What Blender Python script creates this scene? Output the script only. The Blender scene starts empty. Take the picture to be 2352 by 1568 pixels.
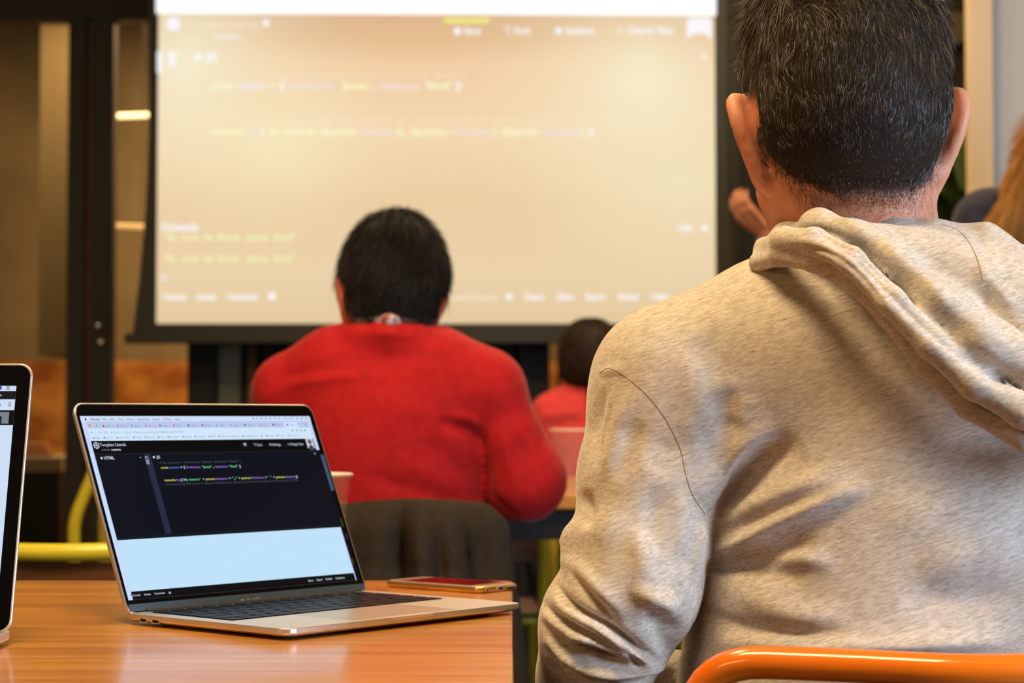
import bpy, math, random
import numpy as np
from mathutils import Vector, Matrix
from mathutils.bvhtree import BVHTree
rng = np.random.default_rng(7)
random.seed(7)
C = bpy.context.scene.collection
SC = bpy.context.scene

# ------------------------------------------------------------------ camera
F_PX = 4500.0; CAM_H = 0.924; PITCH = math.atan((960 - 784) / F_PX)
cam_d = bpy.data.cameras.new('camera'); cam = bpy.data.objects.new('camera', cam_d); C.objects.link(cam)
cam.location = (0, 0, CAM_H); cam.rotation_euler = (math.pi / 2 + PITCH, 0, 0)
cam_d.sensor_width = 36; cam_d.lens = F_PX / 2352 * 36; cam_d.clip_start = 0.05; cam_d.clip_end = 60
cam_d.dof.use_dof = True; cam_d.dof.focus_distance = 1.63; cam_d.dof.aperture_fstop = 8.6
SC.camera = cam

# ------------------------------------------------------------------ light and exposure
def lin(c):
    return tuple(((v / 255) / 12.92 if v / 255 <= .04045 else ((v / 255 + .055) / 1.055) ** 2.4) for v in c)
w = bpy.data.worlds.new('world'); SC.world = w; w.use_nodes = True
w.node_tree.nodes['Background'].inputs[0].default_value = (1.0, .85, .65, 1)
w.node_tree.nodes['Background'].inputs[1].default_value = .02
def area(name, loc, target, sx, sy, power, col):
    l = bpy.data.lights.new(name, 'AREA'); l.shape = 'RECTANGLE'; l.size = sx; l.size_y = sy
    l.energy = power; l.color = col
    o = bpy.data.objects.new(name, l); C.objects.link(o); o.location = loc
    d = Vector(target) - Vector(loc); o.rotation_euler = d.to_track_quat('-Z', 'Y').to_euler()
    return o
WARM = (1.0, .70, .36); COOL = (.66, .80, 1.0)
area('ceiling_lamp_light_near', (-.25, .95, 2.85), (.2, 1.8, .8), 1.2, .4, 56, WARM)
area('ceiling_lamp_light_rear', (-2.3, -1.2, 2.3), (.1, 1.8, .9), 1.2, .5, 17, (1.0, .58, .22))
area('ceiling_lamp_light_over_table', (-.45, 2.35, 2.8), (-.35, 2.3, 0), 1.3, .35, 26, WARM)
area('ceiling_lamp_light_front', (.2, 4.4, 2.8), (0, 3.9, 0), 1.3, .35, 30, WARM)
area('presenter_fill_light', (.9, 5.1, 2.9), (.7, 6.2, 1.2), .6, .4, 16, WARM)  # added to brighten the presenter's hand, has no fixture
area('cool_fill_light', (1.7, .72, 1.15), (.55, 1.55, .85), .6, .9, 38, COOL)  # cool fill added beside the hoodie man, no window stands there
area('side_cool_light', (2.6, 3.4, 2.0), (1.6, 5.0, 1.4), .8, .8, 9, COOL)  # cool area light aimed at the pale wall
area('meeting_room_light', (-1.0, 9.1, 2.75), (-1.3, 9.6, 0), 3.6, .6, 108, WARM)
SC.view_settings.view_transform = 'Standard'; SC.view_settings.look = 'None'
SC.view_settings.gamma = 1; SC.view_settings.use_curve_mapping = False; SC.view_settings.exposure = 0.0
SC.cycles.max_bounces = 8; SC.cycles.transparent_max_bounces = 12; SC.cycles.use_denoising = True
SC.cycles.sample_clamp_indirect = 6

# ------------------------------------------------------------------ helpers
def P(px, py, d):
    """photo pixel seen at world distance Y = d"""
    x = (px - 1176) / F_PX; y = (784 - py) / F_PX
    c, s = math.cos(PITCH), math.sin(PITCH)
    dy = c - y * s; dz = s + y * c
    return np.array([x / dy * d, d, CAM_H + dz / dy * d])
def proj(V):
    c, s = math.cos(PITCH), math.sin(PITCH)
    x = V[:, 0]; y = V[:, 1]; z = V[:, 2] - CAM_H
    dd = y * c + z * s; u = -y * s + z * c
    return 1176 + F_PX * x / dd, 784 - F_PX * u / dd
def tag(o, label=None, cat=None, group=None, kind=None):
    if label: o['label'] = label
    if cat: o['category'] = cat
    if group: o['group'] = group
    if kind: o['kind'] = kind
    return o
def empty(name, loc=(0, 0, 0), rz=0):
    o = bpy.data.objects.new(name, None); C.objects.link(o); o.location = loc; o.rotation_euler = (0, 0, rz)
    o.empty_display_size = .05
    return o
def link(name, me, parent=None, loc=None):
    o = bpy.data.objects.new(name, me); C.objects.link(o)
    if parent: o.parent = parent
    if loc is not None: o.location = loc
    return o
def copy_tree(o, parent=None):
    c = o.copy(); C.objects.link(c)
    if parent: c.parent = parent
    for ch in list(o.children): copy_tree(ch, c)
    return c
class MB:
    def __init__(s): s.v = []; s.f = []; s.m = []; s.mi = 0
    def add(s, vs, fs, M=None):
        n = len(s.v)
        if M is not None: vs = [tuple(M @ Vector(p)) for p in vs]
        s.v += [tuple(p) for p in vs]; s.f += [tuple(i + n for i in f) for f in fs]; s.m += [s.mi] * len(fs)
        return s
    def box(s, x0, x1, y0, y1, z0, z1, b=0, M=None):
        if b <= 0:
            vs = [(x, y, z) for z in (z0, z1) for y in (y0, y1) for x in (x0, x1)]
            return s.add(vs, [(0, 2, 3, 1), (4, 5, 7, 6), (0, 1, 5, 4), (2, 6, 7, 3), (0, 4, 6, 2), (1, 3, 7, 5)], M)
        vs = []; 
        for z, i in ((z0, b), (z0 + b, 0), (z1 - b, 0), (z1, b)):
            c = b if i == 0 else b * 1.6
            X0, X1, Y0, Y1 = x0 + i, x1 - i, y0 + i, y1 - i
            vs += [(X0 + c, Y0, z), (X1 - c, Y0, z), (X1, Y0 + c, z), (X1, Y1 - c, z), (X1 - c, Y1, z), (X0 + c, Y1, z), (X0, Y1 - c, z), (X0, Y0 + c, z)]
        fs = [tuple(range(7, -1, -1)), tuple(range(24, 32))]
        for k in range(3):
            for j in range(8): fs.append((k * 8 + j, k * 8 + (j + 1) % 8, k * 8 + 8 + (j + 1) % 8, k * 8 + 8 + j))
        return s.add(vs, fs, M)
    def prism(s, pts, z0, z1, M=None):
        n = len(pts); vs = [(x, y, z0) for x, y in pts] + [(x, y, z1) for x, y in pts]
        fs = [tuple(range(n - 1, -1, -1)), tuple(range(n, 2 * n))] + [(i, (i + 1) % n, n + (i + 1) % n, n + i) for i in range(n)]
        return s.add(vs, fs, M)
    def lathe(s, prof, n=32, M=None):
        vs = [(r * math.cos(2 * math.pi * k / n), r * math.sin(2 * math.pi * k / n), z) for r, z in prof for k in range(n)]
        fs = [(j * n + k, j * n + (k + 1) % n, (j + 1) * n + (k + 1) % n, (j + 1) * n + k) for j in range(len(prof) - 1) for k in range(n)]
        return s.add(vs, fs, M)
    def tube(s, pts, r, n=16, smooth=True, M=None, cap=True):
        P_ = np.array(pts, float)
        if smooth: P_ = spline(P_, 10)
        R = np.full(len(P_), r) if np.isscalar(r) else np.interp(np.linspace(0, 1, len(P_)), np.linspace(0, 1, len(r)), r)
        T = np.gradient(P_, axis=0); T /= np.linalg.norm(T, axis=1)[:, None] + 1e-12
        nrm = np.cross(T[0], [0, 0, 1.]) if abs(T[0][2]) < .9 else np.cross(T[0], [1., 0, 0])
        vs = []
        for i in range(len(P_)):
            nrm = nrm - T[i] * np.dot(nrm, T[i]); nrm /= np.linalg.norm(nrm); b = np.cross(T[i], nrm)
            for k in range(n):
                a = 2 * math.pi * k / n; vs.append(P_[i] + R[i] * (math.cos(a) * nrm + math.sin(a) * b))
        fs = [(i * n + k, i * n + (k + 1) % n, (i + 1) * n + (k + 1) % n, (i + 1) * n + k) for i in range(len(P_) - 1) for k in range(n)]
        if cap: fs += [tuple(range(n - 1, -1, -1)), tuple(range((len(P_) - 1) * n, len(P_) * n))]
        return s.add(vs, fs, M)
    def build(s, name, mats, parent=None, loc=None, smooth=False):
        me = bpy.data.meshes.new(name); me.from_pydata([tuple(map(float, p)) for p in s.v], [], s.f)
        for m in (mats if isinstance(mats, (list, tuple)) else [mats]): me.materials.append(m)
        if any(s.m): me.polygons.foreach_set('material_index', s.m)
        me.update()
        if smooth: 
            me.polygons.foreach_set('use_smooth', [True] * len(me.polygons))
            try: me.set_sharp_from_angle(angle=math.radians(40))
            except Exception: pass
        return link(name, me, parent, loc)
def spline(P_, k):
    P_ = np.array(P_, float); out = []
    Q = np.vstack([2 * P_[0] - P_[1], P_, 2 * P_[-1] - P_[-2]])
    for i in range(1, len(Q) - 2):
        for t in np.linspace(0, 1, k, endpoint=False):
            a, b, c, d = Q[i - 1], Q[i], Q[i + 1], Q[i + 2]
            out.append(.5 * ((2 * b) + (c - a) * t + (2 * a - 5 * b + 4 * c - d) * t * t + (3 * b - a - 3 * c + d) * t ** 3))
    out.append(P_[-1]); return np.array(out)
def fillet(pts, r, k=8):
    """round the corners of a polyline with radius-like distance r"""
    pts = [np.array(p, float) for p in pts]; out = [pts[0]]
    for i in range(1, len(pts) - 1):
        a, b, c = pts[i - 1], pts[i], pts[i + 1]; rr = min(r, np.linalg.norm(a - b) * .49, np.linalg.norm(c - b) * .49)
        p = b + (a - b) / np.linalg.norm(a - b) * rr; q = b + (c - b) / np.linalg.norm(c - b) * rr
        for t in np.linspace(0, 1, k): out.append((1 - t) ** 2 * p + 2 * t * (1 - t) * b + t * t * q)
    out.append(pts[-1]); return np.array(out)

# ------------------------------------------------------------------ materials
def mat(name, col, rough=.5, metal=0, spec=.5, coat=0, emit=None, estr=0, alpha=1, sheen=0, sss=0):
    m = bpy.data.materials.new(name); m.use_nodes = True; b = m.node_tree.nodes['Principled BSDF']
    b.inputs['Base Color'].default_value = (*col[:3], 1); b.inputs['Roughness'].default_value = rough
    b.inputs['Metallic'].default_value = metal; b.inputs['Specular IOR Level'].default_value = spec
    b.inputs['Coat Weight'].default_value = coat; b.inputs['Coat Roughness'].default_value = .06
    b.inputs['Sheen Weight'].default_value = sheen; b.inputs['Sheen Roughness'].default_value = .4
    if sss: b.inputs['Subsurface Weight'].default_value = sss; b.inputs['Subsurface Radius'].default_value = (.012, .004, .002); b.inputs['Subsurface Scale'].default_value = 1
    if emit: b.inputs['Emission Color'].default_value = (*emit, 1); b.inputs['Emission Strength'].default_value = estr
    if alpha < 1: b.inputs['Alpha'].default_value = alpha
    return m
def N(m, t, **kw):
    n = m.node_tree.nodes.new(t)
    for k, v in kw.items():
        if k in n.inputs: n.inputs[k].default_value = v
        else: setattr(n, k, v)
    return n
def L(m, a, b): m.node_tree.links.new(a, b)
def noise_col(m, scale, c0, c1, stretch=(1, 1, 1), detail=4, lo=.35, hi=.65, bump=0, bdist=.001, rot=(0, 0, 0), rough=.5):
    b = m.node_tree.nodes['Principled BSDF']
    tc = N(m, 'ShaderNodeTexCoord'); mp = N(m, 'ShaderNodeMapping'); mp.inputs['Scale'].default_value = stretch; mp.inputs['Rotation'].default_value = rot
    nz = N(m, 'ShaderNodeTexNoise'); nz.inputs['Scale'].default_value = scale; nz.inputs['Detail'].default_value = detail; nz.inputs['Roughness'].default_value = rough
    cr = N(m, 'ShaderNodeValToRGB'); e = cr.color_ramp.elements
    e[0].position = lo; e[0].color = (*c0, 1); e[1].position = hi; e[1].color = (*c1, 1)
    L(m, tc.outputs['Object'], mp.inputs[0]); L(m, mp.outputs[0], nz.inputs['Vector']); L(m, nz.outputs['Fac'], cr.inputs[0]); L(m, cr.outputs[0], b.inputs['Base Color'])
    if bump:
        bp = N(m, 'ShaderNodeBump'); bp.inputs['Strength'].default_value = bump; bp.inputs['Distance'].default_value = bdist
        L(m, nz.outputs['Fac'], bp.inputs['Height']); L(m, bp.outputs[0], b.inputs['Normal'])
    return tc, mp, nz, cr
M = {}
M['dark_frame'] = mat('dark_frame', (.030, .027, .016), .45); M['black'] = mat('black', (.006, .006, .006), .5)
M['bronze'] = mat('bronze', (.16, .085, .04), .4, .6)
M['grey_green'] = mat('grey_green', (.28, .28, .17), .6)
M['plaster'] = mat('plaster', (.34, .25, .14), .8); noise_col(M['plaster'], 1.6, (.22, .16, .085), (.33, .24, .13), detail=3)
M['ceiling'] = mat('ceiling', (.10, .09, .08), .9); M['room_wall'] = mat('room_wall', (.30, .27, .23), .9); noise_col(M['room_wall'], 2, (.24, .21, .17), (.34, .30, .26))
M['floor'] = mat('floor', (.05, .04, .03), .5); noise_col(M['floor'], 3, (.03, .022, .016), (.07, .05, .035))
M['plywood'] = mat('plywood', (.5, .2, .03), .5)
noise_col(M['plywood'], 4.2, (.40, .115, .012), (.85, .36, .07), stretch=(1, 1, 1.6), detail=3, lo=.38, hi=.62)
M['pale_wall'] = mat('pale_wall', (.66, .68, .68), .8); noise_col(M['pale_wall'], 1.2, (.62, .64, .65), (.70, .72, .72))
M['cream'] = mat('cream', (.78, .62, .40), .7); noise_col(M['cream'], 2, (.74, .58, .37), (.82, .66, .44))
M['reflection_glow'] = mat('reflection_glow', (.9, .8, .6), .5, emit=(1, .72, .36), estr=3.2)
M['alu'] = mat('alu', (.72, .68, .64), .34, .85); M['alu_dark'] = mat('alu_dark', (.35, .34, .33), .35, .9)
noise_col(M['alu'], 900, (.72, .71, .70), (.79, .77, .76), detail=1, bump=.03, bdist=.0001)
M['bezel'] = mat('bezel', (.004, .004, .005), .07, spec=.5, coat=0); M['chin'] = mat('chin', (.010, .014, .022), .25)
M['key'] = mat('key', (.004, .005, .012), .4, spec=.08); M['key_well'] = mat('key_well', (.008, .007, .009), .5, spec=.2)
M['rubber'] = mat('rubber', (.01, .01, .01), .7)
M['port'] = mat('port', (.01, .01, .01), .4)
M['orange_paint'] = mat('orange_paint', (.92, .19, .008), .22, coat=.6); M['yellow_paint'] = mat('yellow_paint', (.80, .68, .04), .3, coat=.3)
M['chair_wood'] = mat('chair_wood', (.12, .05, .02), .4)
noise_col(M['chair_wood'], 9, (.075, .026, .010), (.17, .07, .028), stretch=(.5, 4, 6), detail=4)
M['gold'] = mat('gold', (.80, .52, .20), .28, .9); M['white_glass'] = mat('white_glass', (.75, .66, .60), .08, coat=.5)
M['phone_screen'] = mat('phone_screen', (.05, .004, .006), .03, spec=.8)  # red reflection tinted into the dark display colour
M['shell'] = mat('shell', (.78, .76, .72), .3, .4)
M['red_knit'] = mat('red_knit', (.52, .010, .012), .85, sheen=.12, spec=.25)
noise_col(M['red_knit'], 60, (.42, .007, .009), (.50, .011, .012), detail=5, bump=.25, bdist=.0012)
M['coral_knit'] = mat('coral_knit', (.82, .07, .07), .85, sheen=.1, spec=.2); noise_col(M['coral_knit'], 60, (.78, .060, .065), (.86, .085, .08))
M['navy'] = mat('navy', (.010, .013, .040), .8, sheen=.2); noise_col(M['navy'], 40, (.007, .010, .030), (.014, .018, .052), bump=.2, bdist=.001)
M['denim'] = mat('denim', (.012, .018, .05), .85); noise_col(M['denim'], 300, (.008, .012, .035), (.02, .03, .075))
M['jacket_cloth'] = mat('jacket_cloth', (.045, .032, .022), .85, sheen=0, spec=.2); noise_col(M['jacket_cloth'], 120, (.026, .018, .011), (.036, .025, .016), bump=.15, bdist=.0006)
M['shirt'] = mat('shirt', (.55, .50, .50), .8); noise_col(M['shirt'], 90, (.30, .06, .05), (.75, .70, .70), lo=.42, hi=.56)
M['white_cloth'] = mat('white_cloth', (.75, .77, .85), .8)
M['shoe'] = mat('shoe', (.02, .02, .02), .5); M['hair_cap'] = mat('hair_cap', (.018, .013, .010), .7, spec=.15)
_a = M['hair_cap'].node_tree.nodes.new('ShaderNodeAttribute'); _a.attribute_name = 'fade'; M['hair_cap'].node_tree.links.new(_a.outputs['Fac'], M['hair_cap'].node_tree.nodes['Principled BSDF'].inputs['Alpha'])
M['hair_dark'] = mat('hair_dark', (.007, .005, .004), .6, spec=.25)
def skin(name, a, b):
    m = mat(name, a, .48, sss=.12, spec=.35); noise_col(m, 38, a, b, detail=6, lo=.3, hi=.7, bump=.3, bdist=.0008); return m
M['skin'] = skin('skin', (.62, .255, .15), (.72, .33, .21)); M['skin_red'] = skin('skin_red', (.50, .10, .045), (.58, .14, .065))
M['eye'] = mat('eye', (.8, .8, .78), .1)

# heather jersey: streaky melange with fine knit relief
def heather():
    m = mat('heather_jersey', (.5, .45, .4), .92, spec=.12, sheen=.35); nt = m.node_tree; b = nt.nodes['Principled BSDF']
    tc = N(m, 'ShaderNodeTexCoord')
    def nz(scale, st, rot, det=3, rg=.6):
        mp = N(m, 'ShaderNodeMapping', vector_type='TEXTURE'); mp.inputs['Scale'].default_value = tuple(1 / q for q in st); mp.inputs['Rotation'].default_value = rot
        n = N(m, 'ShaderNodeTexNoise'); n.inputs['Scale'].default_value = scale; n.inputs['Detail'].default_value = det; n.inputs['Roughness'].default_value = rg
        L(m, tc.outputs['Object'], mp.inputs[0]); L(m, mp.outputs[0], n.inputs['Vector']); return n.outputs['Fac']
    def ramp(f, lo, hi, c0, c1):
        r = N(m, 'ShaderNodeValToRGB'); r.color_ramp.elements[0].position = lo; r.color_ramp.elements[1].position = hi
        r.color_ramp.elements[0].color = (*c0, 1); r.color_ramp.elements[1].color = (*c1, 1); L(m, f, r.inputs[0]); return r.outputs[0]
    def mix(mode, fac, a, b_):
        x = N(m, 'ShaderNodeMix'); x.data_type = 'RGBA'; x.blend_type = mode; x.inputs[0].default_value = fac
        L(m, a, x.inputs[6]); L(m, b_, x.inputs[7]); return x.outputs[2]
    streak = ramp(nz(560, (.20, .35, 1.0), (0, -.28, 0), 4, .7), .37, .62, (.47, .42, .365), (.69, .64, .575))
    fleck = ramp(nz(820, (.15, .3, 1.0), (0, -.28, 0), 2, .5), .26, .40, (.58, .56, .58), (1, 1, 1))
    soft = ramp(nz(26, (.5, 1, 1), (0, .2, 0), 3), .35, .65, (.90, .89, .88), (1.0, 1.0, 1.0))
    c = mix('MULTIPLY', .8, streak, fleck); c = mix('MULTIPLY', 1, c, soft); L(m, c, b.inputs['Base Color'])
    wv = N(m, 'ShaderNodeTexWave'); wv.wave_type = 'BANDS'; wv.bands_direction = 'X'; wv.inputs['Scale'].default_value = 260; wv.inputs['Distortion'].default_value = .6
    L(m, tc.outputs['Object'], wv.inputs['Vector'])
    ad = N(m, 'ShaderNodeMath', operation='ADD'); L(m, nz(500, (.4, .6, 1), (0, .2, 0), 3), ad.inputs[0])
    ml = N(m, 'ShaderNodeMath', operation='MULTIPLY'); ml.inputs[1].default_value = .12; L(m, wv.outputs['Fac'], ml.inputs[0]); L(m, ml.outputs[0], ad.inputs[1])
    bp = N(m, 'ShaderNodeBump'); bp.inputs['Strength'].default_value = .35; bp.inputs['Distance'].default_value = .0005
    L(m, ad.outputs[0], bp.inputs['Height']); L(m, bp.outputs[0], b.inputs['Normal'])
    return m
M['heather'] = heather()
def table_wood():
    m = mat('table_wood', (.5, .2, .05), .3, coat=.45); b = m.node_tree.nodes['Principled BSDF']; b.inputs['Coat Roughness'].default_value = .12
    tc, mp, nz, cr = noise_col(m, 7, (.36, .13, .018), (.68, .31, .06), stretch=(.35, 5, 1), detail=6, lo=.3, hi=.7, rough=.62)
    n2 = N(m, 'ShaderNodeTexNoise'); n2.inputs['Scale'].default_value = 55; n2.inputs['Detail'].default_value = 3
    mp2 = N(m, 'ShaderNodeMapping'); mp2.inputs['Scale'].default_value = (.12, 2.6, 1); L(m, tc.outputs['Object'], mp2.inputs[0]); L(m, mp2.outputs[0], n2.inputs['Vector'])
    r2 = N(m, 'ShaderNodeMapRange'); r2.inputs['From Min'].default_value = .35; r2.inputs['From Max'].default_value = .7; r2.inputs['To Min'].default_value = .08; r2.inputs['To Max'].default_value = .18
    L(m, n2.outputs['Fac'], r2.inputs['Value']); L(m, r2.outputs[0], b.inputs['Coat Roughness'])
    bp = N(m, 'ShaderNodeBump'); bp.inputs['Strength'].default_value = .06; bp.inputs['Distance'].default_value = .0005
    L(m, n2.outputs['Fac'], bp.inputs['Height']); L(m, bp.outputs[0], b.inputs['Normal'])
    return m
M['table_wood'] = table_wood()
def glass(name, tint=(1, 1, 1), mixf=.85, rough=.02):
    m = bpy.data.materials.new(name); m.use_nodes = True; nt = m.node_tree; nt.nodes.clear()
    o = nt.nodes.new('ShaderNodeOutputMaterial'); t = nt.nodes.new('ShaderNodeBsdfTransparent'); g = nt.nodes.new('ShaderNodeBsdfGlossy'); x = nt.nodes.new('ShaderNodeMixShader')
    t.inputs[0].default_value = (*tint, 1); g.inputs['Roughness'].default_value = rough; fr = nt.nodes.new('ShaderNodeFresnel'); fr.inputs[0].default_value = 1.45
    nt.links.new(fr.outputs[0], x.inputs[0]); nt.links.new(t.outputs[0], x.inputs[1]); nt.links.new(g.outputs[0], x.inputs[2]); nt.links.new(x.outputs[0], o.inputs[0])
    return m
M['glass'] = glass('glass', (.92, .90, .86))
def cup_plastic():
    m = bpy.data.materials.new('cup_plastic'); m.use_nodes = True; nt = m.node_tree; b = nt.nodes['Principled BSDF']
    b.inputs['Base Color'].default_value = (.62, .56, .52, 1); b.inputs['Roughness'].default_value = .12; b.inputs['Alpha'].default_value = .10
    return m
M['cup'] = cup_plastic(); M['cup_rim'] = mat('cup_rim', (.82, .74, .66), .3)
def emis(name, col, s=1.0, flat=False):
    m = bpy.data.materials.new(name); m.use_nodes = True; b = m.node_tree.nodes['Principled BSDF']
    b.inputs['Base Color'].default_value = (.004, .004, .005, 1); b.inputs['Roughness'].default_value = .08; b.inputs['Specular IOR Level'].default_value = 0 if flat else .5
    if flat: b.inputs['Roughness'].default_value = 1
    b.inputs['Emission Color'].default_value = (*col, 1); b.inputs['Emission Strength'].default_value = s; return m

# ------------------------------------------------------------------ signed distance modelling
def seg(a, b, ra, rb):
    a = np.array(a, np.float32); b = np.array(b, np.float32)
    def f(X, Y, Z):
        d = b - a; L2 = float(d @ d) + 1e-12
        t = np.clip(((X - a[0]) * d[0] + (Y - a[1]) * d[1] + (Z - a[2]) * d[2]) / L2, 0, 1)
        return np.sqrt((X - a[0] - t * d[0]) ** 2 + (Y - a[1] - t * d[1]) ** 2 + (Z - a[2] - t * d[2]) ** 2) - (ra + (rb - ra) * t)
    m = max(ra, rb); f.bb = (np.minimum(a, b) - m, np.maximum(a, b) + m); return f
def ell(c, r, R=None):
    c = np.array(c, np.float32); r = np.array(r, np.float32); R = np.eye(3) if R is None else np.array(R)
    R = R.astype(np.float32)
    def f(X, Y, Z):
        x, y, z = X - c[0], Y - c[1], Z - c[2]
        q = [(R[0, i] * x + R[1, i] * y + R[2, i] * z) for i in range(3)]
        k0 = np.sqrt((q[0] / r[0]) ** 2 + (q[1] / r[1]) ** 2 + (q[2] / r[2]) ** 2) + 1e-9
        k1 = np.sqrt((q[0] / r[0] ** 2) ** 2 + (q[1] / r[1] ** 2) ** 2 + (q[2] / r[2] ** 2) ** 2) + 1e-9
        return k0 * (k0 - 1) / k1
    m = float(r.max()); f.bb = (c - m, c + m); return f
def smin(a, b, k):
    h = np.clip(.5 + .5 * (b - a) / k, 0, 1); return b + (a - b) * h - k * h * (1 - h)
def union(prims, k):
    def f(X, Y, Z):
        d = None
        for p in prims:
            e = p(X, Y, Z); d = e if d is None else smin(d, e, k)
        return d
    f.bb = (np.min([p.bb[0] for p in prims], 0), np.max([p.bb[1] for p in prims], 0)); return f
def chain(pts, rs): return [seg(pts[i], pts[i + 1], rs[i], rs[i + 1]) for i in range(len(pts) - 1)]
def nets(f, h, pad=.02, bb=None, cut=None):
    lo, hi = bb if bb is not None else f.bb
    lo = np.array(lo, float) - pad; hi = np.array(hi, float) + pad
    n = np.ceil((hi - lo) / h).astype(int) + 1
    ax = [(lo[i] + h * np.arange(n[i])).astype(np.float32) for i in range(3)]
    X, Y, Z = ax[0][:, None, None], ax[1][None, :, None], ax[2][None, None, :]
    F = np.asarray(f(X, Y, Z), np.float32); F = np.broadcast_to(F, n).copy()
    F[0] = np.maximum(F[0], h); F[-1] = np.maximum(F[-1], h); F[:, 0] = np.maximum(F[:, 0], h); F[:, -1] = np.maximum(F[:, -1], h); F[:, :, 0] = np.maximum(F[:, :, 0], h); F[:, :, -1] = np.maximum(F[:, :, -1], h)
    S = F < 0; nx, ny, nz = F.shape
    cnt = np.zeros((nx - 1, ny - 1, nz - 1), np.int8)
    for dx in (0, 1):
        for dy in (0, 1):
            for dz in (0, 1): cnt += S[dx:nx - 1 + dx, dy:ny - 1 + dy, dz:nz - 1 + dz]
    cells = np.argwhere((cnt > 0) & (cnt < 8)); idx = np.full(cnt.shape, -1, np.int32); idx[tuple(cells.T)] = np.arange(len(cells))
    acc = np.zeros((len(cells), 3)); num = np.zeros(len(cells))
    cs = [(0, 0, 0), (1, 0, 0), (0, 1, 0), (1, 1, 0), (0, 0, 1), (1, 0, 1), (0, 1, 1), (1, 1, 1)]
    for a in range(8):
        for b in range(a + 1, 8):
            if sum(abs(cs[a][i] - cs[b][i]) for i in range(3)) != 1: continue
            ca = cells + cs[a]; cb = cells + cs[b]; fa = F[tuple(ca.T)]; fb = F[tuple(cb.T)]
            m = (fa < 0) != (fb < 0); t = np.where(m, fa / np.where(m, fa - fb, 1), 0)
            acc[m] += (np.array(cs[a]) + t[:, None] * (np.array(cs[b]) - np.array(cs[a])))[m]; num[m] += 1
    V = lo + h * (cells + acc / num[:, None]); Q = []
    for axn in range(3):
        o1, o2 = [(1, 2), (2, 0), (0, 1)][axn]
        sl0 = [slice(None)] * 3; sl1 = [slice(None)] * 3; sl0[axn] = slice(0, -1); sl1[axn] = slice(1, None)
        A, B = S[tuple(sl0)], S[tuple(sl1)]; e = np.argwhere(A != B)
        e = e[(e[:, o1] > 0) & (e[:, o2] > 0) & (e[:, o1] < F.shape[o1] - 1) & (e[:, o2] < F.shape[o2] - 1)]
        u1 = np.zeros(3, int); u1[o1] = 1; u2 = np.zeros(3, int); u2[o2] = 1
        q = np.stack([idx[tuple((e - u1 - u2).T)], idx[tuple((e - u2).T)], idx[tuple(e.T)], idx[tuple((e - u1).T)]], 1)
        flip = ~A[tuple(e.T)]; q[flip] = q[flip][:, ::-1]; Q.append(q)
    return V, np.vstack(Q)
def np_mesh(name, V, Q, mats, smooth=True):
    me = bpy.data.meshes.new(name); me.vertices.add(len(V)); me.vertices.foreach_set('co', np.asarray(V, np.float32).ravel())
    k = Q.shape[1]; me.loops.add(Q.size); me.loops.foreach_set('vertex_index', np.asarray(Q, np.int32).ravel())
    me.polygons.add(len(Q)); me.polygons.foreach_set('loop_start', np.arange(0, Q.size, k, dtype=np.int32))
    me.polygons.foreach_set('loop_total', np.full(len(Q), k, np.int32))
    if smooth: me.polygons.foreach_set('use_smooth', np.ones(len(Q), bool))
    for m in (mats if isinstance(mats, (list, tuple)) else [mats]): me.materials.append(m)
    me.update(calc_edges=True); me.validate(); return me
def normals(V, Q):
    n = np.cross(V[Q[:, 2]] - V[Q[:, 0]], V[Q[:, 3]] - V[Q[:, 1]]) if Q.shape[1] == 4 else np.cross(V[Q[:, 1]] - V[Q[:, 0]], V[Q[:, 2]] - V[Q[:, 0]])
    out = np.zeros_like(V)
    for i in range(Q.shape[1]):
        for j in range(3): out[:, j] += np.bincount(Q[:, i], n[:, j], len(V))
    return out / (np.linalg.norm(out, axis=1)[:, None] + 1e-12)
def relax(V, Q, it=2, a=.5):
    E = np.vstack([Q[:, [i, (i + 1) % Q.shape[1]]] for i in range(Q.shape[1])]); deg = np.bincount(E.ravel(), minlength=len(V))[:, None] + 1e-9
    for _ in range(it):
        S = np.zeros_like(V)
        for j in range(3):
            S[:, j] = np.bincount(E[:, 0], V[E[:, 1], j], len(V)) + np.bincount(E[:, 1], V[E[:, 0], j], len(V))
        V = V + a * (S / deg - V)
    return V
def subdiv(V, Q):
    """one smooth quad subdivision step"""
    n = len(V); E = np.vstack([Q[:, [i, (i + 1) % 4]] for i in range(4)]); Es = np.sort(E, 1)
    key = Es[:, 0].astype(np.int64) * n + Es[:, 1]; u, inv = np.unique(key, return_inverse=True)
    a, b = u // n, u % n; mid = (V[a] + V[b]) / 2; fc = V[Q].mean(1); m = len(Q)
    e = [inv[i * m:(i + 1) * m] + n for i in range(4)]; c = np.arange(m) + n + len(u)
    NV = np.vstack([V, mid, fc])
    NQ = np.vstack([np.stack([Q[:, i], e[i], c, e[(i - 1) % 4]], 1) for i in range(4)])
    return relax(NV, NQ, 1, .6), NQ
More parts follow.
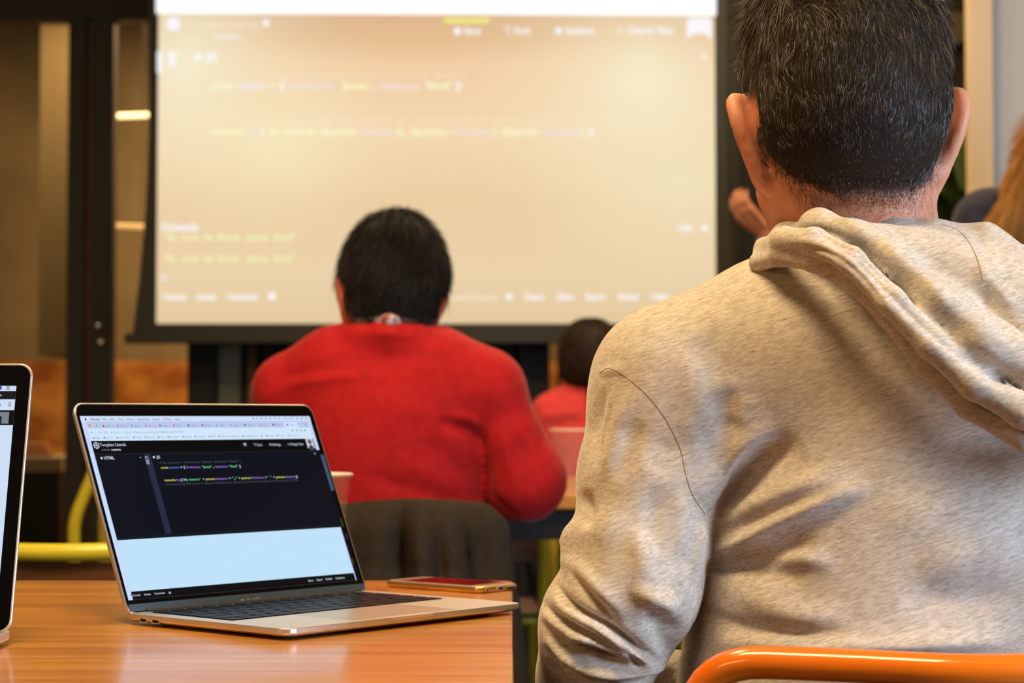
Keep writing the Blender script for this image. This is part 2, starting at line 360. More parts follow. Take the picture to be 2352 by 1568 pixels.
def pl_dist(u, v, pts):
    """signed distance (pixels) and position 0..1 along a 2-D polyline"""
    pts = spline(np.array(pts, float), 6); best = np.full(len(u), 1e9); tt = np.zeros(len(u)); sg = np.ones(len(u))
    Ls = np.r_[0, np.cumsum(np.linalg.norm(np.diff(pts, axis=0), axis=1))]
    for i in range(len(pts) - 1):
        a, d = pts[i], pts[i + 1] - pts[i]; L2 = d @ d + 1e-9
        t = np.clip(((u - a[0]) * d[0] + (v - a[1]) * d[1]) / L2, 0, 1)
        dx = u - a[0] - t * d[0]; dy = v - a[1] - t * d[1]; dd = np.hypot(dx, dy); m = dd < best
        best[m] = dd[m]; tt[m] = (Ls[i] + t[m] * (Ls[i + 1] - Ls[i])) / Ls[-1]; sg[m] = np.sign(d[0] * dy - d[1] * dx)[m]
    return best, tt, sg
def folds(V, Q, strokes):
    """press and raise cloth folds along lines on the camera-facing side"""
    nrm = normals(V, Q); u, v = proj(V); view = np.stack([V[:, 0], V[:, 1], V[:, 2] - CAM_H], 1); view /= np.linalg.norm(view, axis=1)[:, None]
    face = np.clip(-(nrm * view).sum(1) * 2.5 + .4, 0, 1); D = np.zeros(len(V))
    for s in strokes:
        pts, amp, wa, wb = s[:4]; W = max(wa, wb) * 3; q = np.array(pts)
        m = (u > q[:, 0].min() - W) & (u < q[:, 0].max() + W) & (v > q[:, 1].min() - W) & (v < q[:, 1].max() + W)
        if not m.any(): continue
        d, t, sg = pl_dist(u[m], v[m], pts); ww = np.where(sg > 0, wa, wb)
        tp = np.sin(np.pi * np.clip(np.minimum(t, 1 - t) * 2.6, 0, 1) / 2) ** 1.3 if len(s) < 5 else np.clip(np.where(s[4] == 's', (1 - t) * 3, np.where(s[4] == 'e', t * 3, 1)), 0, 1)
        D[m] += amp * .001 * np.exp(-(d / ww) ** 2) * tp
    return V + nrm * (D * face)[:, None]

# ------------------------------------------------------------------ people
def rotz(a): c, s = math.cos(a), math.sin(a); return np.array([[c, -s, 0], [s, c, 0], [0, 0, 1.]])
def roty(a): c, s = math.cos(a), math.sin(a); return np.array([[c, 0, s], [0, 1, 0], [-s, 0, c]])
def rotx(a): c, s = math.cos(a), math.sin(a); return np.array([[1, 0, 0], [0, c, -s], [0, s, c]])
def head_prims(o, R, s=1.0, ear=1.0):
    """local frame: x right, y face forward, z up, origin midway between the ears"""
    o = np.array(o); T = lambda p: o + R @ (np.array(p) * s)
    E = lambda c, r, R2=np.eye(3): ell(T(c), np.array(r) * s, R @ R2)
    S = lambda a, b, ra, rb: seg(T(a), T(b), ra * s, rb * s)
    solid = union([E((0, -.012, .048), (.0795, .099, .108)), E((0, -.045, .005), (.066, .055, .060)), E((0, .040, .000), (.062, .060, .090)), S((-.050, .015, -.045), (0, .075, -.088), .020, .020),
                   S((.050, .015, -.045), (0, .075, -.088), .020, .020), E((0, .045, -.065), (.045, .045, .035)), S((-.03, .088, .035), (.03, .088, .035), .014, .014)], .03)
    nose = union([S((0, .100, .022), (0, .119, -.018), .007, .011), S((-.011, .106, -.020), (.011, .106, -.020), .009, .009)], .012)
    lips = union([S((-.018, .094, -.045), (.018, .094, -.045), .007, .007), S((-.014, .093, -.055), (.014, .093, -.055), .007, .007)], .004)
    def f(X, Y, Z):
        d = smin(solid(X, Y, Z), nose(X, Y, Z), .012); d = smin(d, lips(X, Y, Z), .008)
        for sx in (-1, 1):
            e = E((sx * .031, .103, .016), (.017, .012, .012))(X, Y, Z); h = np.clip(.5 - .5 * (d + e) / .008, 0, 1); d = d + (-e - d) * h + .008 * h * (1 - h)
            d = smin(d, E((sx * .031, .088, .016), (.012, .012, .012))(X, Y, Z), .002)
        for sx in (-1, 1):
            oe = ear
            rim = [(.074, .006, .018), (.084, -.006, .028), (.0925 + oe, -.020, .027), (.0930 + oe, -.026, .013), (.0890 + oe * .8, -.025, -.003), (.083 + oe * .5, -.020, -.019), (.077 + oe * .2, -.014, -.032), (.069, -.006, -.041)]
            q = lambda a: np.array((sx * a[0], a[1], a[2]))
            rim = [tuple(v) for v in spline(rim, 3)]
            pr = [S(q(rim[i]), q(rim[i + 1]), .0040, .0040) for i in range(len(rim) - 1)]
            for i in range(2, len(rim) - 2): pr.append(S(q(rim[i]), q((.070, .002, rim[i][2] * .8)), .0030, .0060))
            pr.append(S(q((.0745, -.012, -.036)), q((.071, -.006, -.043)), .0060, .0055))
            d = smin(d, union(pr, .006)(X, Y, Z), .006)
        return d
    f.bb = (T((0, 0, 0)) - .17 * s, T((0, 0, 0)) + .19 * s); f.T = T; return f
def hand_prims(wrist, dirv, up, side, curl=.5, s=1.0):
    """palm, four fingers of different lengths and a thumb; side=+1 puts the thumb along cross(dir, up)"""
    w_ = np.array(wrist, float); d = np.array(dirv, float); d /= np.linalg.norm(d); u = np.array(up, float); u -= d * (u @ d); u /= np.linalg.norm(u); x = np.cross(d, u) * side
    q = lambda a, b, c: w_ + (x * a + d * b + u * c) * s
    pr = [seg(q(-.018, .018, 0), q(-.028, .085, 0), .014 * s, .011 * s), seg(q(.0, .012, 0), q(0, .09, 0), .016 * s, .011 * s), seg(q(.018, .018, 0), q(.026, .085, 0), .014 * s, .011 * s)]
    for i, (fx, ln) in enumerate(((.029, .070), (.010, .080), (-.010, .074), (-.029, .058))):
        a = q(fx, .088, 0); ang = 0; fan = fx * .6; r = .0088
        for k, l in enumerate((.45, .30, .25)):
            ang += curl * (.55 if k == 0 else .8); b = a + (d * math.cos(ang) + x * fan * math.cos(ang) - u * math.sin(ang)) * ln * l * s
            pr.append(seg(a, b, r * s, (r - .0009) * s)); a = b; r -= .0009
    a = q(.026, .028, -.004); b = q(.050, .058, -.014); c = q(.058, .085, -.022); pr += [seg(a, b, .012 * s, .0105 * s), seg(b, c, .0100 * s, .0085 * s)]
    return pr
def ribbons(name, roots, dirs, lens, width, cols, mat_, parent, bend, nseg=3, loc=None, twist=.6, kind='stuff'):
    """hair: thin tapered ribbons, one per strand"""
    n = len(roots); t = np.linspace(0, 1, nseg + 1)
    side = np.cross(dirs, rng.normal(size=(n, 3)) * twist + np.array([0, -1, 0.])); side /= np.linalg.norm(side, axis=1)[:, None] + 1e-9
    pts = roots[:, None, :] + lens[:, None, None] * (t[None, :, None] * dirs[:, None, :] + (t ** 2)[None, :, None] * bend[:, None, :])
    wd = (width * (1 - .85 * t ** 1.5))[None, :, None] * side[:, None, :] * .5 if np.isscalar(width) else (width[:, None] * (1 - .85 * t ** 1.5))[:, :, None] * side[:, None, :] * .5
    V = np.stack([pts - wd, pts + wd], 2).reshape(-1, 3); k = 2 * (nseg + 1)
    base = (np.arange(n) * k)[:, None]; Q = np.concatenate([base + np.array([2 * i, 2 * i + 1, 2 * i + 3, 2 * i + 2]) for i in range(nseg)], 1).reshape(-1, 4)
    if loc is not None: V = V - np.array(loc)
    me = np_mesh(name, V, Q, mat_); ca = me.color_attributes.new('strand', 'FLOAT_COLOR', 'POINT')
    ca.data.foreach_set('color', np.repeat(np.c_[cols, np.ones(n)], k, 0).astype(np.float32).ravel())
    o = link(name, me, parent); 
    if kind: o['kind'] = kind
    return o
def strand_mat(name, rough=.42, spec=.5):
    m = mat(name, (.1, .1, .1), rough, spec=spec); a = N(m, 'ShaderNodeAttribute'); a.attribute_name = 'strand'
    L(m, a.outputs['Color'], m.node_tree.nodes['Principled BSDF'].inputs['Base Color']); return m
M['strand'] = strand_mat('strand'); M['strand_soft'] = strand_mat('strand_soft', .6, .3)
def sample(V, Q, dens, n):
    """random points on a mesh, density given per vertex"""
    a = np.linalg.norm(np.cross(V[Q[:, 2]] - V[Q[:, 0]], V[Q[:, 3]] - V[Q[:, 1]]), axis=1) * dens[Q].mean(1)
    f = rng.choice(len(Q), n, p=a / a.sum()); s, t = rng.random((2, n, 1)); q = Q[f]
    nr = normals(V, Q)
    g = lambda A: (A[q[:, 0]] * (1 - s) + A[q[:, 1]] * s) * (1 - t) + (A[q[:, 3]] * (1 - s) + A[q[:, 2]] * s) * t
    N_ = g(nr); return g(V), N_ / (np.linalg.norm(N_, axis=1)[:, None] + 1e-9)
def unit(a): return a / (np.linalg.norm(a, axis=1)[:, None] + 1e-9)
def lf(p, sc, k=3, seed=0):
    """smooth low-frequency vector noise"""
    r = np.random.default_rng(seed); out = np.zeros((len(p), 3))
    for _ in range(k):
        Wv = r.normal(size=(3, 3)) * sc; ph = r.random(3) * 6.28; out += np.sin(p @ Wv + ph)
    return out / k
def hairline(p):
    """signed height above the hairline in head-local metres"""
    y = p[:, 1]; h = np.interp(y, [-.12, -.058, -.040, -.018, .005, .03, .05, .075, .11], [-.074, -.070, -.050, -.004, .028, .030, .055, .085, .105]); return p[:, 2] - h
def make_body(loc, prims, head, hands, mskin, h=.009, hh=.005, strokes=None):
    V, Q = nets(union(prims, .02), h); V = relax(V, Q, 1)
    parts = [(V, Q)]
    Vh, Qh = nets(head, hh, .004); Vh = relax(Vh, Qh, 1, .4)
    if strokes: Vh = folds(Vh, Qh, strokes)
    parts.append((Vh, Qh))
    for hp in hands:
        a, b = nets(union(hp, .006), .004, .005); parts.append((relax(a, b, 1, .4), b))
    Vs = []; Qs = []; n = 0
    for a, b in parts: Vs.append(a); Qs.append(b + n); n += len(a)
    me = np_mesh('person', np.vstack(Vs) - np.array(loc), np.vstack(Qs), mskin); o = link('person', me, None, loc)
    return o, (Vh, Qh)
def cloth_obj(name, V, Q, m, parent, loc): return link(name, np_mesh(name, V - np.array(loc), Q, m), parent)
def shoe_pair(feet, parent, loc, dirv):
    for a in feet:
        a = np.array(a, float); d = np.array(dirv, float)
        V, Q = nets(union([ell(a + d * .07 + [0, 0, -.015], (.05, .13, .045), rotz(math.atan2(-d[0], d[1]))), seg(a + [0, 0, .03], a + [0, 0, -.01], .045, .045)], .02), .007)
        V[:, 2] = np.maximum(V[:, 2], .002); cloth_obj('shoe', V, Q, M['shoe'], parent, loc)

# ------------------------------------------------------------------ the room
def struct(name, mb, m, parent=None, smooth=False):
    o = mb.build(name, m, parent, smooth=smooth)
    if parent is None: o['kind'] = 'structure'
    return o
YG = 7.5                                                     # the glazed partition
X = lambda px, d: float(P(px, 900, d)[0]); Z = lambda py, d: float(P(1176, py, d)[2])
struct('floor', MB().box(-4.7, 3.6, -3.1, 10.3, -.1, 0), M['floor'])
struct('ceiling', MB().box(-4.7, 3.6, -3.1, 10.3, 3.1, 3.2), M['ceiling'])
struct('wall_left', MB().box(-4.8, -4.6, -3.1, 10.3, 0, 3.1), M['room_wall'])
struct('wall_right', MB().box(3.4, 3.6, -3.1, 7.55, 0, 3.1), M['room_wall'])
struct('wall_rear', MB().box(-4.6, 3.4, -3.1, -3.0, 0, 3.1), M['room_wall'])
struct('wall_back', MB().box(-4.6, 3.6, 10.0, 10.1, 0, 3.1), M['plaster'])
# plywood wainscot of the meeting room, panel by panel
wz = Z(828, 9.9); wn = MB().box(-4.6, 1.9, 9.96, 9.995, 0, wz - .01); wain = struct('trim_1', wn, M['dark_frame'])
xs = -4.55
pan = MB().box(0, .78, 9.93, 9.96, .02, wz).build('panel', M['plywood'], wain)
pan.location = (xs, 0, 0)
for i in range(1, 8):
    p2 = pan.copy(); C.objects.link(p2); p2.location = (xs + i * .80, 0, 0)
for pt in []: pass
struct('trim_2', MB().box(X(86, 9.0), X(160, 9.0), 9.0, 9.5, wz, 3.1), mat('pier_paint', (.12, .085, .035), .8))
# partition frame
win = struct('window_1', MB().box(-4.6, X(1740, YG), YG, YG + .1, Z(45, YG), 3.1).box(-4.6, X(1740, YG), YG, YG + .1, 0, .06), M['dark_frame'])
def mull(p0, p1, m, name='mullion', y0=0, y1=.08, ztop=None):
    return MB().box(X(p0, YG), X(p1, YG), YG + y0, YG + y1, .06, ztop or Z(45, YG), .004).build(name, m, win)
mull(150, 192, M['dark_frame']); mull(192, 205, M['bronze'], 'glazing_strip', .03, .06); mull(205, 255, M['dark_frame'])
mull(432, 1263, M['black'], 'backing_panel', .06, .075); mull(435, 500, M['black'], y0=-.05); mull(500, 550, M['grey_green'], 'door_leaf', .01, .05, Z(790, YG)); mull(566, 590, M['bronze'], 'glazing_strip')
mull(600, 1120, M['black'], 'door_leaf', .02, .06); mull(1122, 1190, mat('dark_green', (.030, .030, .018), .6), 'door_leaf', .01, .05)
mull(1190, 1262, M['black'], y0=-.05); mull(1600, 1702, M['dark_frame'], y0=-.03); mull(1702, 1742, M['black'])
mull(-560, -500, M['dark_frame'])
for a, b in ((-500, 150), (255, 435), (1262, 1600)):
    MB().box(X(a, YG), X(b, YG), YG + .035, YG + .041, .06, Z(45, YG)).build('pane', M['glass'], win)
for px, py in ((225, 748), (231, 786)):
    MB().lathe([(0, 0), (.013, 0), (.013, .012), (.009, .018), (0, .020)], 16, Matrix.Translation(P(px, py, YG)) @ Matrix.Rotation(math.pi / 2, 4, 'X')).build('lock_knob', M['alu'], win, smooth=True)
# dark wall and beam right of the partition, then the pale partition wall with its cream return
wd = struct('wall_front', MB().box(X(1740, YG), 3.4, YG, YG + .12, 0, 3.1), mat('dark_wall', (.055, .045, .032), .7))
struct('trim_3', MB().box(X(1760, 7.4), 2.3, 7.38, YG, Z(100, 7.4), Z(28, 7.4), .005), mat('beam_paint', (.26, .20, .13), .6))
struct('wall_partition', MB().box(X(2288, 5.0), 3.4, 5.0, 5.12, 0, 3.1), M['pale_wall'])
struct('trim_4', MB().box(X(2232, 4.95), X(2290, 4.95), 4.95, 4.995, 0, 3.1, .004), M['cream'])

# ------------------------------------------------------------------ lettering sheets (screens, logos)
def text_mesh(s, bold=0):
    cu = bpy.data.curves.new('t', 'FONT'); cu.body = s; cu.size = 1; cu.resolution_u = 2; cu.offset = bold
    o = bpy.data.objects.new('t', cu); C.objects.link(o); dg = bpy.context.evaluated_depsgraph_get()
    me = bpy.data.meshes.new_from_object(o.evaluated_get(dg)); v = np.array([x.co[:2] for x in me.vertices]).reshape(-1, 2); f = [tuple(p.vertices) for p in me.polygons]
    bpy.data.objects.remove(o); bpy.data.curves.remove(cu); bpy.data.meshes.remove(me); return v, f
class Sheet:
    """flat print on a plane; M maps sheet (x right, y up, z towards the viewer) to world"""
    def __init__(s, Mw): s.M = Mw; s.inv = Mw.inverted(); s.v = []; s.f = []; s.mi = []; s.mats = []; s.lay = 0
    def px(s, u, v):
        o = s.inv @ Vector((0, 0, CAM_H)); d = s.inv @ Vector(P(u, v, 3.0)); d = d - o; t = -o.z / d.z; q = o + d * t; return q.x, q.y
    def mat(s, col, e=1.0):
        k = (col, e)
        if k not in s.mats: s.mats.append(k)
        return s.mats.index(k)
    def poly(s, pts, col, z=.0001, e=1.0):
        n = len(s.v); s.v += [(x, y, z) for x, y in pts]; s.f.append(tuple(range(n, n + len(pts)))); s.mi.append(s.mat(col, e))
    def quad(s, pp, col, z=.0001, e=1.0): s.poly([s.px(*p) for p in pp], col, z, e)
    def rect(s, x0, y0, x1, y1, col, z=.0001, e=1.0): s.poly([(x0, y0), (x1, y0), (x1, y1), (x0, y1)], col, z, e)
    def disc(s, x, y, r, col, z=.0004, e=1.0): s.poly([(x + r * math.cos(a * .5236), y + r * math.sin(a * .5236)) for a in range(12)], col, z, e)
    def text(s, t, x0, y0, width, height, col, z=.0004, e=1.0, bold=0, rot=0):
        """cap height = height, total width = width (None keeps the proportion)"""
        v, f = text_mesh(t, bold)
        if not len(v): return
        sy = height / .69; w_ = v[:, 0].max(); sx = width / w_ if width else sy
        x, y = v[:, 0] * sx, v[:, 1] * sy; c, q = math.cos(rot), math.sin(rot); n = len(s.v); k = s.mat(col, e)
        s.v += [(x0 + a * c - b * q, y0 + a * q + b * c, z) for a, b in zip(x, y)]; s.f += [tuple(i + n for i in g) for g in f]; s.mi += [k] * len(f)
    def tpx(s, t, p0, p1, hpx, col, **k):
        """text with its baseline from pixel p0 to pixel p1"""
        a = s.px(*p0); b = s.px(*p1); c = s.px(p0[0], p0[1] - hpx); s.text(t, a[0], a[1], b[0] - a[0], abs(c[1] - a[1]), col, **k)
    def build(s, name, parent, Ml, flat=False):
        me = bpy.data.meshes.new(name); me.from_pydata([tuple(Ml @ Vector(p)) for p in s.v], [], s.f)
        for c, e in s.mats: me.materials.append(emis('print', lin(c), e, flat) if e > 0 else mat('ink', lin(c), .5))
        me.polygons.foreach_set('material_index', s.mi); me.update(); return link(name, me, parent)

# ------------------------------------------------------------------ projection screen
YS = 7.0
scr = empty('projection_screen', (X(1000, YS), YS, 2.95))
tag(scr, 'large pull-down projection screen showing washed-out orange code slide with painted hot spots', 'screen')
sx0, sz0 = scr.location.x, scr.location.z
rel = lambda px, py: (X(px, YS) - sx0, Z(py, YS) - sz0)
top = -130
fp = [rel(332, top), rel(334, 0), rel(337, 300), rel(331, 480), rel(318, 640), rel(303, 768), rel(1706, 768), rel(1690, 640), rel(1676, 480), rel(1670, 300), rel(1672, 0), rel(1672, top)]
n = len(fp); fm = MB(); fm.v = [(x, 0, z) for x, z in fp] + [(x, .002, z) for x, z in fp]
fm.f = [tuple(range(n - 1, -1, -1))[::-1], tuple(range(n, 2 * n))[::-1]] + [(i, n + i, n + (i + 1) % n, (i + 1) % n) for i in range(n)]; fm.m = [0] * len(fm.f)
fm.build('screen_fabric', M['dark_frame'], scr)
a = rel(287, 766); b = rel(1722, 789)
MB().box(a[0], b[0], -.02, .02, b[1], a[1], .004).build('bottom_bar', M['dark_frame'], scr)
a = rel(300, top); b = rel(1700, top)
MB().box(a[0], b[0], -.05, .06, a[1], .12, .01).build('roller_case', M['shell'], scr)
def image_mat():
    m = bpy.data.materials.new('projected_slide_glow'); m.use_nodes = True; nt = m.node_tree; b = nt.nodes['Principled BSDF']
    b.inputs['Base Color'].default_value = (.015, .015, .015, 1); b.inputs['Roughness'].default_value = 1; b.inputs['Specular IOR Level'].default_value = 0; b.inputs['Emission Strength'].default_value = .97
    tc = N(m, 'ShaderNodeTexCoord')
    def hot_spot(x, z, r, st):
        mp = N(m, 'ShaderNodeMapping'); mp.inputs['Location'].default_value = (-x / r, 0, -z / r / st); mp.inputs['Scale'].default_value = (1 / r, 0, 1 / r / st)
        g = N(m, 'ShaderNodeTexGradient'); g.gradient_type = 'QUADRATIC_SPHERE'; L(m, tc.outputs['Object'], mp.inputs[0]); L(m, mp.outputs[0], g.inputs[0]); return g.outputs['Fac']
    def mixc(f, a, c):
        x = N(m, 'ShaderNodeMix'); x.data_type = 'RGBA'; L(m, f, x.inputs[0])
        if isinstance(a, tuple): x.inputs[6].default_value = (*lin(a), 1)
        else: L(m, a, x.inputs[6])
        x.inputs[7].default_value = (*lin(c), 1); return x.outputs[2]
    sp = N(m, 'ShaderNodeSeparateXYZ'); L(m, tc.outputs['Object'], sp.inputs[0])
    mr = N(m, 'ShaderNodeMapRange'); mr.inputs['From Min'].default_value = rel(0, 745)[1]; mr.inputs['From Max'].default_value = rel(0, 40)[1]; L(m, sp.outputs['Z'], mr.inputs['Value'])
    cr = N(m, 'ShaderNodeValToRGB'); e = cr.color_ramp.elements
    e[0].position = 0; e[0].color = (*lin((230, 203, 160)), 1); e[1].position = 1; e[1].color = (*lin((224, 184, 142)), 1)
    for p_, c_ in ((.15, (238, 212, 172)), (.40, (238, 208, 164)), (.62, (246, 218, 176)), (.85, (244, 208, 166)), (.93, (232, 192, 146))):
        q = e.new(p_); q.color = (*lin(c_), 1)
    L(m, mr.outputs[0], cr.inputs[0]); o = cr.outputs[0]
    for px, py, r, st, c_ in ((420, 150, .75, 1.0, (249, 240, 208)), (640, 330, .55, .8, (250, 234, 190)), (1480, 190, .75, .9, (250, 240, 206)), (1560, 420, .8, .6, (245, 230, 192))):  # projector hot spots painted into the slide's emission colour
        x_, z_ = rel(px, py); o = mixc(hot_spot(x_, z_, r, st), o, c_)
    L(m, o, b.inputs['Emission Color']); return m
a = rel(358, 743); b = rel(1645, top + 30)
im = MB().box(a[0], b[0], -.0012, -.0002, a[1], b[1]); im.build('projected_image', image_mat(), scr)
Ms = Matrix.Translation((sx0, YS - .0015, sz0)) @ Matrix.Rotation(math.pi / 2, 4, 'X'); S_ = Sheet(Ms)
S_.quad([(358, 31), (1645, 36), (1645, top + 32), (358, top + 32)], (250, 250, 252), z=.0008, e=1.15)
LAV, WHT, YEL, PNK, TAN = (240, 232, 244), (250, 248, 250), (250, 248, 205), (243, 224, 218), (247, 231, 204)
def st(t, x0, x1, y, h, c, bold=.02): S_.tpx(t, (x0, y), (x1, y), h, c, z=.002, bold=bold)
h6 = S_.px(398, 55); S_.poly([(h6[0] + .028 * math.cos(a * 1.0472 + .52), h6[1] + .028 * math.sin(a * 1.0472 + .52)) for a in range(6)], WHT, .002)
st('Template Literals', 425, 592, 64, 17, TAN, .01); S_.disc(*S_.px(611, 53), .013, WHT, .002); st('A PEN BY', 424, 482, 88, 9, TAN, 0); st('royderks', 488, 550, 88, 10, WHT)
S_.quad([(1020, 53), (1124, 53), (1124, 42), (1020, 42)], (240, 238, 130), .002)
S_.disc(*S_.px(1051, 72), .014, WHT, .002); st('Save', 1066, 1104, 78, 16, WHT, .03); st('\u2325 Fork', 1156, 1220, 78, 16, WHT, .03); S_.disc(*S_.px(1283, 71), .013, WHT, .002); st('Settings', 1298, 1364, 78, 16, WHT, .03)
S_.disc(*S_.px(1425, 70), .011, TAN, .002); st('Change View', 1442, 1547, 77, 16, WHT, .03)
q0 = [(1577, 88), (1577, 48), (1584, 41), (1628, 41), (1635, 48), (1635, 90), (1622, 80), (1604, 76), (1590, 80)]; S_.poly([S_.px(*p) for p in q0], WHT, .002)
for x0, x1, y0, y1 in ((361, 373, 118, 168), (387, 404, 118, 152)): S_.quad([(x0, y1), (x1, y1), (x1, y0), (x0, y0)], WHT, .002)
S_.disc(*S_.px(455, 130), .015, WHT, .002); st('JS', 476, 499, 139, 18, WHT, .05); S_.disc(*S_.px(1617, 130), .011, (247, 240, 225), .002)
st('// var person = { firstname: "James", lastname: "Bond" }', 560, 1068, 178, 11, TAN, 0)
for t, a, b, c in (('const', 483, 536, YEL), ('person', 548, 612, LAV), ('=', 620, 633, YEL), ('{', 642, 655, WHT), ('firstname:', 666, 768, PNK), ("'James'", 784, 846, (250, 250, 190)), (',', 851, 861, LAV), ('lastname:', 874, 966, PNK), ("'Bond'", 978, 1036, (244, 250, 200)), ('}', 1046, 1060, WHT)): st(t, a, b, 204, 15, c, .035)
st('// console.log( My name is , person.lastname , person.firstname )', 560, 1480, 280, 10, TAN, 0)
for t, a, b, c in (('console.', 483, 562, YEL), ('log', 566, 594, PNK), ('(', 597, 608, WHT), ('`My', 616, 642, YEL), ('name', 652, 698, YEL), ('is', 704, 726, YEL), ('${person.', 736, 822, YEL), ('lastname', 828, 908, PNK), ('},', 912, 932, YEL), ('${person.', 944, 1032, YEL), ('firstname', 1038, 1128, PNK), ('}', 1132, 1142, YEL), ('${person.', 1152, 1240, YEL), ('lastname', 1246, 1330, PNK), ('}`', 1332, 1346, YEL), (')', 1352, 1364, WHT)): st(t, a, b, 309, 15, c, .035)
st('Console', 370, 456, 529, 17, WHT, .04)
for y in (551, 600):
    for t, a, b in (('"My', 379, 405), ('name', 416, 458), ('is', 468, 490), ('Bond,', 499, 552), ('James', 566, 616), ('Bond"', 628, 678)): st(t, a, b, y, 14, (243, 243, 178), .035)
S_.disc(*S_.px(377, 638), .009, LAV, .002); st('Clear', 1556, 1592, 530, 15, WHT, .04); S_.disc(*S_.px(1619, 523), .012, WHT, .002)
for t, a, b in (('Console', 373, 427), ('Assets', 452, 497), ('Comments', 521, 592), ('Demo', 1206, 1250), ('Share', 1280, 1317), ('Export', 1345, 1390), ('Embed', 1420, 1466), ('Collect', 1496, 1540)): st(t, a, b, 688, 14, WHT, .04)
S_.disc(*S_.px(625, 680), .014, WHT, .002); S_.disc(*S_.px(1170, 682), .012, WHT, .002); st('Last saved 2 hours ago', 1018, 1142, 688, 13, TAN, .03)
S_.build('slide_lettering', scr, Matrix.Translation((-sx0, -YS, -sz0)) @ Ms, True)

# ------------------------------------------------------------------ lamp-reflection bars, cabinet and bulbs in the meeting room
def reflection_bar(px0, px1, py, d, label, tilt=0, m='reflection_glow'):  # glowing bars on cords, standing in for lamp reflections in the glazing
    x0, x1, z = X(px0, d), X(px1, d), Z(py, d); o = empty('lamp_reflection', ((x0 + x1) / 2, d, 3.1)); hw = (x1 - x0) / 2
    tag(o, label, 'lamp', 'lamp reflections at the glazed room')
    MB().tube([(-hw, 0, z - 3.1 - tilt), (hw, 0, z - 3.1 + tilt)], .011, 12, False).build('glow_bar', M[m], o, smooth=True)
    for s in (-1, 1): MB().tube([(s * hw * .8, 0, z - 3.1 + .008), (s * hw * .8, 0, 0)], .0015, 6, False).build('cord', M['black'], o)
M['reflection_glow_dim'] = mat('reflection_glow_dim', (.6, .4, .2), .5, emit=(1, .58, .20), estr=.95)
reflection_bar(222, 344, 266, 8.6, 'bright horizontal glowing bar for a lamp reflection at the narrow pane, upper of two', .004)
reflection_bar(225, 334, 519, 8.6, 'dimmer yellow glowing bar for a lamp reflection at the narrow pane, lower of two', -.004, 'reflection_glow_dim')
dsk = empty('desk', (X(40, 8.2), 8.4, 0)); tag(dsk, 'low cabinet with a cream top behind the glazing', 'desk')
cx = dsk.location.x; MB().box(X(-330, 8.2) - cx, X(142, 8.2) - cx, -.22, .22, .04, Z(1085, 8.2), .004).build('body', M['black'], dsk)  # black block added for the dark space under a desk top
MB().box(X(-340, 8.2) - cx, X(147, 8.2) - cx, -.24, .24, Z(1084, 8.2), Z(1048, 8.2), .004).build('desk_top', mat('cream_top', (.42, .34, .22), .5), dsk)
for k in range(2):
    dd = MB().box(X(-325 + k * 236, 8.2) - cx, X(-95 + k * 236, 8.2) - cx, -.235, -.22, .06, Z(1085, 8.2) - .01, .003).build('door', M['black'], dsk)
    MB().box(X(-110 + k * 40, 8.2) - cx, X(-106 + k * 40, 8.2) - cx, -.255, -.235, .4, .55, .002).build('handle', M['alu_dark'], dd)
bg = MB().box(-.09, .07, -.06, .06, 0, .03, .006).box(-.07, .05, -.05, .05, .03, .055, .006).build('notebook', mat('kraft', (.45, .17, .04), .6), None, (X(70, 8.2), 8.30, Z(1048, 8.2)))
tag(bg, 'small orange-brown stack of pads lying on the cream cabinet top', 'notebook')

# ------------------------------------------------------------------ potted plant behind the man's head
pl = empty('potted_plant', (1.53, 6.65, 0)); tag(pl, 'tall potted plant with long dark green strap leaves by the cream wall edge', 'plant')
MB().lathe([(0, 0), (.13, 0), (.17, .34), (.18, .36), (.165, .36), (.16, .33), (0, .33)], 28).build('pot', M['black'], pl, smooth=True)
MB().lathe([(0, .325), (.16, .331)], 28).build('soil', M['floor'], pl)
MB().tube([(0, 0, .3), (.02, 0, .9), (0, .01, 1.48)], .022, 10).build('trunk', M['chair_wood'], pl, smooth=True)
lm = mat('leaf', (.03, .07, .012), .45); noise_col(lm, 6, (.03, .075, .012), (.10, .17, .03), stretch=(1, 1, .2))
def leaf(base, dr, ln, wd, droop):
    dr = np.array(dr, float); dr /= np.linalg.norm(dr); sd = np.cross(dr, [0, 0, 1.]); sd /= np.linalg.norm(sd) + 1e-9; V = []; k = 9
    for i in range(k + 1):
        t = i / k; c = np.array(base) + dr * ln * t + np.array([0, 0, -droop * t ** 2.2]); ww = wd * (math.sin(math.pi * (.12 + .88 * t) ** .8) + .05) * .5
        V += [c - sd * ww + [0, 0, .006], c, c + sd * ww + [0, 0, .006]]
    b = MB(); b.v = [tuple(p) for p in V]; b.f = [(3 * i + j, 3 * i + j + 1, 3 * i + 4 + j, 3 * i + 3 + j) for i in range(k) for j in (0, 1)]; b.m = [0] * len(b.f)
    o = b.build('leaf', lm, pl, smooth=True); md = o.modifiers.new('s', 'SOLIDIFY'); md.thickness = .0012
for i in range(30):
    a = i * 2.4; up = .35 + .75 * random.random(); leaf((0, .01, 1.44 + .02 * (i % 4)), (math.cos(a), math.sin(a), up * 1.5), .45 + .35 * random.random(), .05 + .02 * random.random(), .15 + .3 * random.random())
for dx, dz, l in ((-.35, 1.6, .62), (-.12, 1.8, .60), (-.55, 1.3, .55), (.1, 1.8, .7), (-.25, 2.4, .66), (-.3, .9, .5), (-.02, 1.4, .45), (-.18, 2.0, .5), (-.42, 2.2, .58), (-.1, 3.0, .66), (-.3, 2.9, .5), (-.5, 1.9, .6), (.06, 2.4, .55), (-.2, 1.2, .45)): leaf((0, -.02, 1.45), (dx, -.15, dz), l, .062, .06)

